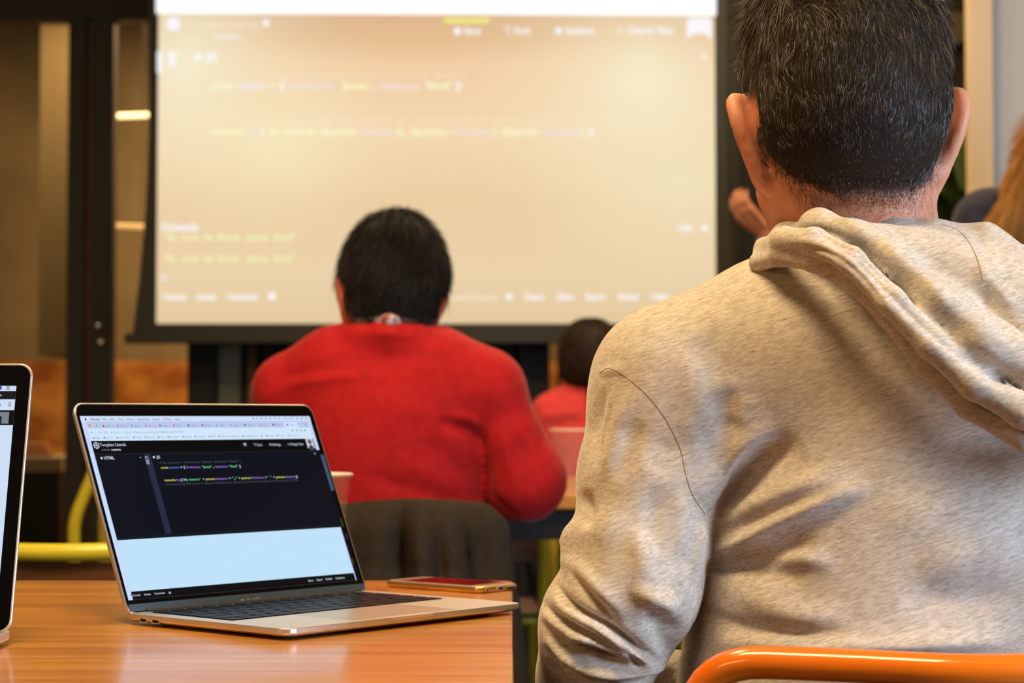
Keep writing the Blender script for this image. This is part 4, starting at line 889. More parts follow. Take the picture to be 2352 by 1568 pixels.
# ------------------------------------------------------------------ man in the beige hoodie
R_ = lambda p, d: p / F_PX * d
def SC_(a, ra, b, rb): return seg(P(*a), P(*b), R_(ra, a[2]), R_(rb, b[2]))
LM = (.335, 1.64, 0)
headc = P(1938, 312, 1.655)
HR = rotz(.07) @ roty(math.radians(-2.2)) @ rotx(-.10)
HS = 1.03
hf = head_prims(headc, HR, HS, .001)
neck = [SC_((1952, 330, 1.655), 165, (1968, 470, 1.655), 158), SC_((1968, 470, 1.655), 158, (1985, 600, 1.66), 195)]
hip = np.array([.345, 1.66, .545])
kL, kR = np.array([.20, 2.10, .56]), np.array([.50, 2.10, .56])
elL, wrL = P(1415, 1490, 1.61), np.array([.255, 1.88, .64])
elR = np.array([.66, 1.62, .74]); wrR = np.array([.50, 1.88, .655])
shL, shR = P(1545, 885, 1.64), P(2690, 885, 1.66)
def man_prims(k=1.0):
    return [seg(P(2120, 900, 1.66), hip + [0, 0, .0], .10 * k, .125 * k), ell(P(2110, 1000, 1.665), (.165, .10, .15)), seg(shL, shR, .05 * k, .05 * k),
            seg(shL, elL, .038 * k, .028 * k), seg(elL, P(1368, 1555, 1.66), .028 * k, .026 * k), seg(P(1368, 1555, 1.66), wrL, .026 * k, .024 * k), seg(shR, shR + [.01, -.01, -.12], .045 * k, .040 * k), seg(shR + [.01, -.01, -.12], elR, .040 * k, .034 * k), seg(elR, wrR, .032 * k, .026 * k),
            seg(hip + [-.08, 0, 0], kL, .085, .058), seg(hip + [.08, 0, 0], kR, .085, .058), seg(kL, kL + [0, .03, -.46], .055, .040), seg(kR, kR + [0, .03, -.46], .055, .040),
            seg(kL + [0, .03, -.50], kL + [0, .16, -.525], .032, .026), seg(kR + [0, .03, -.50], kR + [0, .16, -.525], .032, .026), SC_((1970, 570, 1.655), 140, (1985, 660, 1.66), 180)]
hn = union(neck, .02); hfull = lambda X, Y, Z: smin(hf(X, Y, Z), hn(X, Y, Z), .022)
hfull.bb = (np.minimum(hf.bb[0], headc - [.12, .12, .21]), hf.bb[1])
man, (Vh, Qh) = make_body(LM, man_prims(), hfull, [hand_prims(wrL, (.3, .8, -.25), (0, .2, 1), 1, .7), hand_prims(wrR, (-.5, .7, -.25), (0, .2, 1), -1, .7)], M['skin'], hh=.0032, strokes=[([(1850, 462), (1930, 476), (2030, 474), (2130, 494)], -3.2, 9, 6), ([(1860, 440), (1950, 450), (2050, 452), (2120, 470)], 2.0, 16, 14), ([(2080, 400), (2110, 440), (2125, 480)], 1.5, 14, 14)])
tag(man, 'large close man seen from behind in a beige heather hoodie, on the orange chair', 'person')

# hoodie
torso = union([ell(P(2110, 990, 1.665), (.205, .118, .155)), ell(P(2140, 1200, 1.66), (.196, .128, .20)), ell(P(2120, 1480, 1.655), (.192, .132, .20)), seg(hip + [-.05, 0, .12], hip + [.05, 0, .06], .15, .15),
               SC_((1550, 884, 1.64), 170, (1800, 812, 1.64), 190), SC_((1800, 812, 1.64), 190, (2000, 735, 1.65), 165), SC_((2000, 735, 1.65), 165, (2450, 810, 1.66), 195), SC_((2450, 810, 1.66), 195, (2690, 885, 1.66), 170)], .05)
arm = union([SC_((1548, 890, 1.635), 168, (1500, 1090, 1.625), 166), SC_((1500, 1090, 1.625), 166, (1455, 1350, 1.60), 150), SC_((1455, 1350, 1.60), 146, (1395, 1470, 1.60), 142),
             SC_((1390, 1430, 1.61), 150, (1365, 1560, 1.66), 128), seg(P(1365, 1560, 1.66), wrL, .045, .036), SC_((1320, 1238, 1.605), 36, (1400, 1222, 1.575), 40)], .014)
armR = union([seg(shR, shR + [.01, -.01, -.12], .062, .060), seg(shR + [.01, -.01, -.12], elR, .060, .052), seg(elR, wrR, .050, .036)], .03)
def hood_f(X, Y, Z):
    a, b = torso(X, Y, Z), arm(X, Y, Z); z0 = float(P(0, 1120, 1.6)[2]); k = .006 + .034 * np.clip((Z - z0) / .06, 0, 1)
    d = smin(a, b, k); return smin(d, armR(X, Y, Z), .02)
hood_f.bb = (np.min([torso.bb[0], arm.bb[0], armR.bb[0]], 0), np.max([torso.bb[1], arm.bb[1], armR.bb[1]], 0))
V, Q = nets(hood_f, .005, .012); V = relax(V, Q, 3, .5); V, Q = subdiv(V, Q)
FO = [  # polyline px, amplitude mm, width on the left/right of the drawn direction px
 ([(1625, 1172), (1668, 1090), (1725, 1020), (1790, 985)], 7, 14, 46), ([(1650, 1190), (1700, 1110), (1765, 1050), (1850, 1020)], -7, 30, 34),
 ([(1640, 1215), (1720, 1170), (1840, 1120), (1960, 1080)], 4.5, 26, 30), ([(1620, 1235), (1720, 1210), (1850, 1150), (1930, 1120)], -4, 22, 24),
 ([(1605, 1285), (1680, 1255), (1780, 1200), (1900, 1150), (2010, 1110)], 7, 20, 30), ([(1610, 1312), (1700, 1290), (1800, 1265), (1880, 1240)], -6, 24, 20),
 ([(1690, 1275), (1770, 1270), (1860, 1285), (1930, 1300)], 3.5, 20, 24), ([(1700, 1310), (1800, 1320), (1860, 1330)], -3, 22, 22),
 ([(1650, 1330), (1740, 1380), (1840, 1420), (1960, 1430)], 3, 30, 34), ([(1600, 1400), (1700, 1440), (1820, 1455), (1960, 1450)], -4.5, 30, 22),
 ([(1610, 1478), (1700, 1470), (1850, 1490), (2050, 1490), (2352, 1470)], 5, 18, 30), ([(2100, 1300), (2200, 1280), (2352, 1240)], 3, 60, 60), ([(2060, 1380), (2200, 1370), (2352, 1350)], -3, 40, 40),
 ([(2000, 1200), (2150, 1170), (2352, 1120)], 2.5, 60, 50), 
 ([(1600, 760), (1640, 830), (1650, 900)], -2.5, 50, 50), ([(1560, 780), (1590, 850), (1610, 950), (1660, 1020)], 3, 36, 36), ([(1680, 880), (1660, 960), (1690, 1010)], -3, 30, 30), ([(1720, 900), (1700, 980)], 2, 30, 30),
 # sleeve head
 ([(1372, 858), (1420, 852), (1440, 862)], 2, 8, 10), ([(1392, 880), (1378, 940), (1366, 1010), (1352, 1090)], -4.5, 12, 16), ([(1452, 890), (1425, 960), (1405, 1030), (1380, 1110)], 4, 16, 20), ([(1470, 960), (1440, 1040), (1420, 1110)], -3.5, 26, 26),
 ([(1410, 890), (1395, 960), (1375, 1040)], 2.5, 10, 12), ([(1540, 1000), (1520, 1050), (1500, 1090)], -3, 34, 34), ([(1560, 940), (1590, 1010), (1600, 1080)], 3, 24, 24),
 ([(1560, 1120), (1570, 1200), (1560, 1290)], 3.5, 22, 22), ([(1520, 1110), (1500, 1200), (1495, 1280)], -4, 26, 26), ([(1470, 1200), (1478, 1290), (1490, 1360)], 3.5, 28, 26), ([(1612, 1190), (1600, 1260), (1595, 1340)], 3.5, 12, 16),
 ([(1345, 1120), (1350, 1180), (1330, 1215)], -4, 14, 14), ([(1288, 1240), (1310, 1300), (1370, 1360), (1440, 1430)], 4, 16, 24), ([(1300, 1290), (1360, 1370), (1430, 1440)], -5, 10, 14),
 ([(1455, 1378), (1480, 1372), (1560, 1410)], 7, 14, 26), ([(1480, 1405), (1530, 1440), (1575, 1455)], -8, 26, 24), ([(1500, 1450), (1540, 1490), (1560, 1510)], -6, 22, 22),
 # gathered cuff
 ([(1275, 1330), (1290, 1360), (1330, 1400), (1400, 1440), (1470, 1490), (1530, 1530)], -8, 9, 9), ([(1262, 1345), (1300, 1400), (1370, 1440), (1450, 1500), (1520, 1545)], 5, 12, 12),
 ([(1256, 1370), (1262, 1400), (1320, 1440), (1390, 1480), (1440, 1530)], -6, 9, 9), ([(1245, 1400), (1290, 1440), (1340, 1470), (1380, 1510)], 4, 12, 12), ([(1242, 1420), (1290, 1470), (1350, 1500), (1430, 1530)], -5, 10, 12),
 ([(1300, 1484), (1340, 1486), (1390, 1510), (1450, 1530)], -8, 8, 12), ([(1290, 1470), (1350, 1468), (1420, 1500), (1480, 1510)], 6, 10, 10), ([(1400, 1490), (1440, 1500), (1480, 1540)], -5, 8, 8), ([(1252, 1480), (1300, 1530), (1370, 1568), (1450, 1590)], -6, 9, 9),
 ([(1250, 1460), (1300, 1510), (1370, 1545), (1460, 1565)], 5, 10, 10), ([(1256, 1510), (1290, 1560), (1340, 1600)], -5, 9, 9), ([(1340, 1530), (1440, 1548), (1540, 1530)], 4, 8, 8), ([(1340, 1550), (1440, 1566), (1560, 1545)], -5, 9, 9),
]
FO = [(a[0], a[1] * (1.6 if i < 17 else 1.0 if i < 27 else 1.6)) + tuple(a[2:]) for i, a in enumerate(FO)]
V = folds(V, Q, FO); V = V + normals(V, Q) * (lf(V, 16, 6, 3)[:, :1] * .0016)
hoodie = cloth_obj('hoodie', V, Q, M['heather'], man, LM)
bvh = BVHTree.FromPolygons([Vector(p) for p in V], [tuple(int(i) for i in q) for q in Q])
def onto(bv, pts, off=.0006):
    o = Vector((0, 0, CAM_H)); out = []
    for x, y in spline(np.array(pts, float), 10):
        d = (Vector(P(x, y, 2)) - o).normalized(); h, n_, i_, t_ = bv.ray_cast(o, d)
        if h is not None: out.append(np.array(h) + np.array(n_) * off)
    return out
M['seam'] = mat('seam', (.26, .19, .12), .9)
def seam(bv, pts, parent, loc, r=.00045, off=-.0001):
    p = onto(bv, pts, off)
    if len(p) > 3: MB().tube([q - np.array(loc) for q in p], r, 6, False).build('seam', M['seam'], parent, smooth=True)
seam(bvh, [(1378, 856), (1400, 846), (1440, 868), (1490, 912), (1530, 965), (1562, 1030), (1574, 1085), (1590, 1135), (1620, 1182)], hoodie, LM)

# hood lying on the back
def CH(pts, r, k=None):
    rs = r if isinstance(r, (list, tuple)) else [r] * len(pts)
    return [seg(P(*pts[i]), P(*pts[i + 1]), R_(rs[i], pts[i][2]), R_(rs[i + 1], pts[i + 1][2])) for i in range(len(pts) - 1)]
rim2 = CH([(1800, 660, 1.75), (1758, 604, 1.67), (1745, 602, 1.60), (1790, 588, 1.565), (1870, 602, 1.54), (1960, 650, 1.522), (2035, 725, 1.512), (2120, 835, 1.505), (2220, 935, 1.498), (2352, 1010, 1.49), (2500, 1060, 1.49), (2640, 1000, 1.52), (2700, 850, 1.58)], [20, 22, 22, 22, 22, 22, 22, 24, 26, 28, 28, 26, 24])
rim1 = CH([(1820, 620, 1.76), (1772, 574, 1.68), (1760, 574, 1.61), (1800, 552, 1.562), (1870, 552, 1.532), (1955, 598, 1.508), (2045, 690, 1.492), (2140, 790, 1.482), (2240, 880, 1.476), (2352, 945, 1.472), (2500, 985, 1.472), (2620, 940, 1.50), (2680, 800, 1.56)], [24, 26, 28, 30, 30, 32, 34, 36, 38, 40, 40, 36, 30])
f3 = CH([(1840, 590, 1.74), (1806, 548, 1.64), (1880, 522, 1.575), (1965, 555, 1.545), (2060, 620, 1.522), (2160, 700, 1.503), (2260, 790, 1.492), (2380, 850, 1.487)], [20, 26, 32, 36, 42, 48, 56, 60])
f4 = CH([(1880, 534, 1.625), (1960, 530, 1.605), (2060, 542, 1.60), (2150, 552, 1.60), (2250, 566, 1.60), (2340, 628, 1.59), (2460, 720, 1.58)], [28, 32, 36, 42, 48, 52, 56])
fillp = [ell(P(2150, 670, 1.57), (.085, .036, .038), roty(math.radians(32))), ell(P(2330, 750, 1.56), (.10, .045, .05), roty(math.radians(24))), SC_((2130, 600, 1.575), 62, (2420, 760, 1.55), 120), SC_((2200, 750, 1.545), 60, (2450, 880, 1.53), 90), SC_((2200, 590, 1.60), 48, (2290, 610, 1.60), 50), SC_((2460, 700, 1.57), 90, (2560, 860, 1.56), 90)]
r2, r1, ft, f4u = union(rim2, .006), union(rim1, .006), union(f3 + fillp, .02), union(f4, .012)
hd_ = lambda X, Y, Z: smin(smin(smin(ft(X, Y, Z), f4u(X, Y, Z), .016), r1(X, Y, Z), .006), r2(X, Y, Z), .003)
hd_.bb = (np.min([f.bb[0] for f in (r1, r2, ft, f4u)], 0), np.max([f.bb[1] for f in (r1, r2, ft, f4u)], 0))
Vd, Qd = nets(hd_, .0033, .01); Vd = relax(Vd, Qd, 1, .5); Vd, Qd = subdiv(Vd, Qd)
HO = [(a[0], a[1] * 1.0) + tuple(a[2:]) for a in [([(1812, 532), (1870, 540), (1960, 590), (2060, 690), (2150, 770), (2260, 850), (2352, 890)], -4, 14, 16), ([(1865, 528), (1935, 548), (2010, 600), (2080, 680)], -4, 22, 20),
 ([(1900, 505), (1980, 530), (2070, 590), (2170, 690), (2280, 780)], 5, 22, 26), ([(2000, 512), (2100, 560), (2200, 585), (2330, 650)], 3.5, 26, 26), ([(1990, 525), (2080, 580), (2180, 640), (2300, 700), (2352, 740)], -4, 22, 22),
 ([(2260, 640), (2280, 700), (2352, 790)], -6, 22, 18), ([(2230, 600), (2300, 680), (2352, 720)], 4, 20, 20), ([(2200, 790), (2280, 850), (2352, 880)], -5, 22, 18), ([(1830, 540), (1900, 530), (1940, 560)], -3, 14, 14),
 ([(2150, 505), (2230, 520), (2260, 560), (2270, 600)], -2.5, 16, 16), ([(2240, 500), (2300, 520), (2352, 570)], 3, 26, 26), ([(1940, 505), (2040, 515), (2130, 512)], -2, 12, 14), ([(1780, 575), (1880, 575), (1960, 620), (2040, 710)], -2.5, 6, 8)]]
Vd = folds(Vd, Qd, HO); Vd = Vd + normals(Vd, Qd) * (lf(Vd, 30, 6, 5)[:, :1] * .0012)
hood = cloth_obj('hood', Vd, Qd, M['heather'], hoodie, (0, 0, 0)); hood.data.transform(Matrix.Translation([-c for c in LM]))
bvd = BVHTree.FromPolygons([Vector(p) for p in Vd], [tuple(int(i) for i in q) for q in Qd])
def subseam(bv, pts, r=.00045):
    p = onto(bv, pts, -.0001)
    if len(p) > 3: MB().tube([q - np.array(LM) for q in p], r, 6, False).build('seam', M['seam'], hoodie, smooth=True)
subseam(bvd, [(2165, 515), (2200, 528), (2228, 560), (2246, 600), (2256, 640)])
# trousers and shoes
tr = union([seg(hip + [-.06, 0, 0], hip + [.06, 0, 0], .125, .125), seg(hip + [-.08, 0, .0], kL, .098, .075), seg(hip + [.08, 0, .0], kR, .098, .075), seg(kL, kL + [0, .03, -.44], .072, .062), seg(kR, kR + [0, .03, -.44], .072, .062)], .03)
Vt, Qt = nets(tr, .010); Vt = relax(Vt, Qt, 2); cloth_obj('jeans', Vt, Qt, M['denim'], man, LM)
shoe_pair([kL + [0, .03, -.50], kR + [0, .03, -.50]], man, LM, (0, 1, 0))

# ---- hair: a thin cap grown from the skull, then individual strands
def smooth01(x, a, b): t = np.clip((x - a) / (b - a), 0, 1); return t * t * (3 - 2 * t)
def to_local(p, c, R, s): return ((p - c) @ R) / s
pl_ = to_local(Vh, headc, HR, HS); hl = hairline(pl_); nh = normals(Vh, Qh)
isear = (np.abs(pl_[:, 0]) > .0815) & (pl_[:, 1] > -.06) & (pl_[:, 2] < .05) & (pl_[:, 2] > -.06)
isear |= (np.abs(pl_[:, 0]) > .075) & (pl_[:, 1] > -.04) & (pl_[:, 1] < .03) & (pl_[:, 2] < .034)
def cap(Vh, Qh, hl, isear, thick, m, parent, loc, name='hair'):
    msk = (hl > 0) & ~isear; kq = msk[Qh].all(1); q = Qh[kq]; use = np.unique(q); mp_ = np.full(len(Vh), -1); mp_[use] = np.arange(len(use))
    n_ = normals(Vh, Qh)[use]; tk = thick * (.35 * smooth01(hl[use], 0, .04) + .65 * smooth01(hl[use], .08, .15)); V_ = Vh[use] + n_ * (tk[:, None] + .0003)
    me = np_mesh(name, V_ - np.array(loc), mp_[q], m); at = me.attributes.new('fade', 'FLOAT', 'POINT'); at.data.foreach_set('value', smooth01(hl[use], .001, .020).astype(np.float32))
    return link(name, me, parent), V_, mp_[q]
capo, Vc, Qc = cap(Vh, Qh, hl - .001, isear, .006, M['hair_cap'], man, LM)
dens = smooth01(hl, -.016, .012) * (~isear) + 1.6 * np.exp(-((hl - .010) / .013) ** 2) * (~isear) * (pl_[:, 1] < .0)
dens = dens * np.where(pl_[:, 1] > .075, .3, 1) * np.where(pl_[:, 2] > .10, 2.2, 1)
rt, nr = sample(Vh, Qh, dens, 70000); lp = to_local(rt, headc, HR, HS)
up = HR @ np.array([0, 0, 1.]); fw = HR @ np.array([0, 1., 0]); lz = lp[:, 2]
topw = smooth01(lz, .062, .105); hl2 = hairline(lp)
nz1 = lf(rt, 55, 5, 11); nz2 = lf(rt, 170, 5, 12); nz3 = rng.normal(size=rt.shape)
tang = lambda a: a - nr * (a * nr).sum(1)[:, None]
low = unit(tang(np.tile(-up, (len(rt), 1)) + nz1 * .35 + nz2 * .3 + nz3 * .25)); hi_ = unit(tang(nz1 * 1.7 + nz2 * 1.2 + nz3 * .50 - up * .45))
dr = unit(low * (1 - topw)[:, None] + hi_ * topw[:, None]); lift = .30 + .30 * rng.random(len(rt)) + .05 * topw
dr = unit(dr + nr * lift[:, None]); ln = np.interp(lz, [-.05, -.02, .03, .065, .10, .15], [.0025, .0045, .0075, .011, .018, .028]) * (.65 + .7 * rng.random(len(rt))) * np.clip(.45 + hl2 / .03, .45, 1)
bend = tang(np.tile(-up, (len(rt), 1))) * .35 - nr * .25 + nz2 * .35
base = np.array([.020, .0135, .0095]); g = rng.random(len(rt))
sidew = smooth01(np.abs(lp[:, 0]), .035, .075); pg = .04 + .10 * (1 - topw) * sidew + .06 * (1 - topw) * smooth01(lp[:, 0], -.02, .05)
cols = base * (.55 + 1.0 * rng.random((len(rt), 1))); mid = rng.random(len(rt)) < .20 + .22 * topw; cols[mid] = np.array([.085, .056, .036]) * (.6 + .8 * rng.random((mid.sum(), 1)))
sd_ = (rng.random(len(rt)) < .55 * smooth01(np.abs(lp[:, 0]), .050, .075) * (1 - topw)); cols[sd_] = np.array([.085, .062, .045]) * (.5 + .8 * rng.random((sd_.sum(), 1)))
gm = g < pg; cols[gm] = np.array([.26, .24, .23]) * (.6 + .7 * rng.random((gm.sum(), 1)))
off = .0018 * smooth01(hl2, 0, .04) + .003 * smooth01(hl2, .08, .15)
ribbons('hair_strands', rt + nr * off[:, None], dr, ln, np.where(gm, .00022, .00036) + .00012 * topw, cols, M['strand'], capo, bend, loc=LM)
# longer tufts on the crown
rt2, nr2 = sample(Vh, Qh, smooth01(hl, .02, .04) * (pl_[:, 2] > .085) * smooth01(-np.abs(pl_[:, 0]), -.062, -.045), 6000); a1 = lf(rt2, 60, 5, 21); a2 = lf(rt2, 120, 5, 22)
d2 = unit(a1 * 1.4 + a2 * .5 + nr2 * .75 + rng.normal(size=rt2.shape) * .18 - up * .2); b2 = -up * .5 + lf(rt2, 90, 5, 23) * .5
c2_ = base * (.8 + 1.2 * rng.random((len(rt2), 1))); k2 = rng.random(len(rt2)) < .16; c2_[k2] = np.array([.22, .15, .09]) * (.6 + .9 * rng.random((k2.sum(), 1)))
ribbons('long_strands', rt2 + nr2 * .004, d2, .018 + .020 * rng.random(len(rt2)), .00048, c2_, M['strand'], capo, b2, nseg=4, loc=LM)
# fine nape hair and stubble
un, vn = proj(Vh); dn = smooth01(hl, -.050, .0) * (hl < .006) * (~isear) * (pl_[:, 1] < .03) * (.25 + .75 * smooth01(np.abs(pl_[:, 0]), .02, .06))
rt3, nr3 = sample(Vh, Qh, dn + 1e-9, 3800); d3 = unit(unit(-up + lf(rt3, 80, 4, 31) * .8 + np.sign(rt3[:, :1] - headc[0]) * np.array([[-.6, 0, 0]])) + nr3 * .5 + rng.normal(size=rt3.shape) * .25)
c3_ = np.array([.07, .045, .03]) * (.5 + rng.random((len(rt3), 1))); k3 = rng.random(len(rt3)) < .3; c3_[k3] = np.array([.4, .33, .27])
ribbons('nape_hair', rt3, d3, .002 + .004 * rng.random(len(rt3)), .00022, c3_, M['strand'], capo, -up * .4 + rt3 * 0, loc=LM)

# ------------------------------------------------------------------ man in the red sweater
D2 = 3.20
LM2 = (-.20, 3.24, 0)
h2c = P(896, 702, D2 + .02); HR2 = rotz(.10) @ roty(math.radians(8)) @ rotx(-.45); HS2 = .95
hf2 = head_prims(h2c, HR2, HS2, 0); nk2 = seg(P(893, 690, D2 + .01), P(890, 800, D2), .062, .075)
hfull2 = lambda X, Y, Z: smin(hf2(X, Y, Z), nk2(X, Y, Z), .02)
hfull2.bb = (np.minimum(hf2.bb[0], P(880, 850, D2) - .1), hf2.bb[1])
hip2 = np.array([-.20, 3.30, .54]); k2L, k2R = np.array([-.33, 3.72, .55]), np.array([-.07, 3.72, .55])
s2L, s2R = P(665, 895, D2 + .02), P(1130, 890, D2)
e2L, w2L = np.array([-.42, 3.42, .83]), np.array([-.28, 3.62, .83]); e2R, w2R = P(1225, 1115, D2 + .02), np.array([-.08, 3.55, .84])
pr2 = [seg(P(890, 930, D2), hip2, .09, .12), ell(P(890, 980, D2), (.15, .09, .13)), seg(s2L, s2R, .045, .045), seg(s2L, e2L, .042, .035), seg(e2L, w2L, .034, .025), seg(s2R, e2R, .042, .035), seg(e2R, w2R, .034, .025),
       seg(hip2 + [-.08, 0, 0], k2L, .08, .055), seg(hip2 + [.08, 0, 0], k2R, .08, .055), seg(k2L, k2L + [0, .03, -.45], .052, .04), seg(k2R, k2R + [0, .03, -.45], .052, .04), seg(P(892, 775, D2 + .01), P(890, 830, D2), .054, .072)]
man2, (Vh2, Qh2) = make_body(LM2, pr2, hfull2, [hand_prims(w2L, (.6, .6, 0), (0, 0, 1), 1, .4), hand_prims(w2R, (-.6, .6, 0), (0, 0, 1), -1, .4)], M['skin_red'], .011, .005)
tag(man2, 'man with short black hair in a red sweater, middle of the room, seen from behind', 'person')
def S2_(a, ra, b, rb): return seg(P(*a), P(*b), R_(ra, a[2]), R_(rb, b[2]))
d = D2
sw_t = union([S2_((672, 900, d + .02), 92, (780, 850, d), 98), S2_((780, 850, d), 98, (880, 815, d), 76), S2_((880, 815, d), 76, (1000, 850, d), 92), S2_((1000, 850, d), 92, (1105, 895, d), 92), ell(P(890, 985, d + .01), (.175, .115, .16)), ell(P(885, 1150, d + .03), (.165, .125, .20)), seg(hip2, hip2 + [0, 0, .08], .14, .14)] + CH([(808, 790, d + .01), (835, 772, d - .045), (890, 768, d - .065), (945, 772, d - .045), (972, 790, d + .01)], 20), .035)
sw_a = union([S2_((1115, 905, d), 90, (1160, 1000, d), 82), S2_((1160, 1000, d), 82, (1205, 1100, d + .01), 92), S2_((1205, 1100, d + .01), 92, (1200, 1110, d + .08), 84), seg(P(1200, 1110, d + .08), w2R, .050, .036)], .02)
sw_l = union([S2_((668, 905, d + .02), 88, (640, 980, d + .08), 72), seg(P(640, 980, d + .08), e2L, .052, .048), seg(e2L, w2L, .046, .036)], .03)
def swf(X, Y, Z):
    z0 = float(P(0, 1000, d)[2]); k = .006 + .034 * np.clip((Z - z0) / .06, 0, 1)
    return smin(smin(sw_t(X, Y, Z), sw_a(X, Y, Z), k), sw_l(X, Y, Z), .02)
swf.bb = (np.min([f.bb[0] for f in (sw_t, sw_a, sw_l)], 0), np.max([f.bb[1] for f in (sw_t, sw_a, sw_l)], 0))
V, Q = nets(swf, .008, .015); V = relax(V, Q, 3); V, Q = subdiv(V, Q)
V = folds(V, Q, [([(600, 905), (650, 870), (740, 850), (850, 845)], -4, 12, 16), ([(605, 925), (660, 890), (760, 868), (880, 862)], 3.5, 12, 18), ([(1000, 960), (1070, 985), (1100, 1010), (1112, 1050)], -9, 16, 10), ([(1040, 945), (1085, 965), (1110, 990)], 5, 14, 10),
 ([(1105, 960), (1112, 1060), (1125, 1160)], -8, 10, 12), ([(960, 1010), (1030, 1050), (1090, 1110)], -3, 18, 18), ([(900, 1050), (1000, 1100), (1080, 1150)], 3, 20, 20), ([(820, 1080), (930, 1120), (1040, 1150)], -3, 18, 18),
 ([(1150, 960), (1165, 1040), (1180, 1120)], 3.5, 14, 14), ([(1190, 1000), (1215, 1070), (1230, 1140)], -3.5, 14, 14), ([(1240, 1010), (1270, 1080), (1280, 1130)], 3, 12, 12), ([(760, 780), (860, 765), (980, 775)], 2, 10, 16), ([(840, 950), (940, 940), (1040, 920)], 2, 40, 40), ([(1120, 1120), (1150, 1160), (1200, 1190)], -4, 12, 12)])
V = V + normals(V, Q) * (lf(V, 14, 6, 8)[:, :1] * .003)
sweater = cloth_obj('sweater', V, Q, M['red_knit'], man2, LM2)
col = union(CH([(806, 748, d + .02), (832, 737, d - .045), (895, 733, d - .075), (948, 738, d - .045), (972, 752, d + .02)], 12), .01); Vx, Qx = nets(col, .004, .008); cloth_obj('shirt_collar', Vx, Qx, M['shirt'], man2, LM2)
tr = union([seg(hip2 + [-.06, 0, 0], hip2 + [.06, 0, 0], .12, .12), seg(hip2 + [-.08, 0, 0], k2L, .09, .07), seg(hip2 + [.08, 0, 0], k2R, .09, .07), seg(k2L, k2L + [0, .03, -.44], .068, .06), seg(k2R, k2R + [0, .03, -.44], .068, .06)], .03)
Vt, Qt = nets(tr, .012); cloth_obj('trousers', Vt, Qt, M['denim'], man2, LM2); shoe_pair([k2L + [0, .03, -.49], k2R + [0, .03, -.49]], man2, LM2, (0, 1, 0))
def simple_hair(Vh, Qh, c, R, s, thick, n, ln0, ln1, colr, parent, loc, lowz=-.052, m='strand_soft', wid=.0008, seed=40):
    p = to_local(Vh, c, R, s); y = p[:, 1]; hl = p[:, 2] - np.interp(y, [-.12, -.045, -.02, .005, .03, .05, .075, .11], [lowz, lowz + .004, -.005, .022, .024, .05, .075, .09])
    er = (np.abs(p[:, 0]) > .074) & (y > -.055) & (y < .035) & (p[:, 2] < .036) | (np.abs(p[:, 0]) > .083) & (p[:, 2] < .06)
    co, _, _ = cap(Vh, Qh, hl, er, thick, M['hair_dark'], parent, loc)
    rt, nr = sample(Vh, Qh, smooth01(hl, -.004, .01) * (~er), n); lp = to_local(rt, c, R, s); upv = R @ np.array([0, 0, 1.]); hh = hl
    hz = lp[:, 2]; tang = lambda a: a - nr * (a * nr).sum(1)[:, None]
    rad = lp * 1.0; rad[:, 2] = 0; rad = rad @ R.T
    dd = unit(unit(tang(-upv + lf(rt, 40, 5, seed) * .8 + lf(rt, 110, 5, seed + 1) * .5 + rng.normal(size=rt.shape) * .25)) + nr * (.25 + .30 * rng.random((len(rt), 1))))
    cc = np.array(colr) * (.5 + 1.1 * rng.random((len(rt), 1)))
    ribbons('hair_strands', rt + nr * thick * .8 * np.clip((lp[:, 2:3] - lowz) / .03, 0, 1), dd, ln0 + (ln1 - ln0) * smooth01(hz, -.04, .10) * (.5 + rng.random(len(rt))), wid, cc, M[m], co, tang(-upv + rt * 0) * .4 - nr * .3, loc=loc)
    return co
co2 = simple_hair(Vh2, Qh2, h2c, HR2, HS2, .012, 17000, .010, .034, (.008, .006, .005), man2, LM2, lowz=-.078)
# cowlick tufts
tp = h2c + HR2 @ np.array([0, -.055, .135]) * HS2; nt_ = 260; r0 = tp + rng.normal(size=(nt_, 3)) * [.016, .012, .004]; dv = unit(np.stack([rng.normal(0, .5, nt_) - .2, -.2 + rng.normal(0, .3, nt_), .7 + .3 * rng.random(nt_)], 1))
ribbons('cowlick', r0, dv, .018 + .02 * rng.random(nt_), .0009, np.full((nt_, 3), .012), M['strand_soft'], co2, np.tile([-.5, -.1, -.7], (nt_, 1)), loc=LM2)

# ------------------------------------------------------------------ woman in the coral sweater, far
D3 = 5.15; LM3 = (.235, 5.2, 0)
h3c = P(1362, 860, D3 + .02); HR3 = rotz(-.2) @ rotx(-.15); HS3 = .88
hf3 = head_prims(h3c, HR3, HS3, 0); nk3 = seg(P(1360, 850, D3 + .02), P(1362, 920, D3), .05, .06); hfull3 = lambda X, Y, Z: smin(hf3(X, Y, Z), nk3(X, Y, Z), .02); hfull3.bb = (hf3.bb[0] - [0, 0, .06], hf3.bb[1])
hip3 = np.array([.22, 5.22, .53]); k3L, k3R = np.array([.10, 5.62, .54]), np.array([.34, 5.62, .54]); s3L, s3R = P(1262, 945, D3), P(1470, 945, D3)
e3L, w3L = P(1245, 1050, D3 - .02), np.array([.20, 5.50, .80]); e3R, w3R = P(1490, 1050, D3), np.array([.30, 5.52, .80])
pr3 = [seg(P(1362, 960, D3), hip3, .09, .11), seg(s3L, s3R, .04, .04), seg(s3L, e3L, .035, .03), seg(e3L, w3L, .03, .023), seg(s3R, e3R, .035, .03), seg(e3R, w3R, .03, .023), seg(hip3 + [-.07, 0, 0], k3L, .075, .052), seg(hip3 + [.07, 0, 0], k3R, .075, .052),
       seg(k3L, k3L + [0, .03, -.44], .048, .037), seg(k3R, k3R + [0, .03, -.44], .048, .037), seg(P(1361, 900, D3), P(1362, 930, D3), .045, .055)]
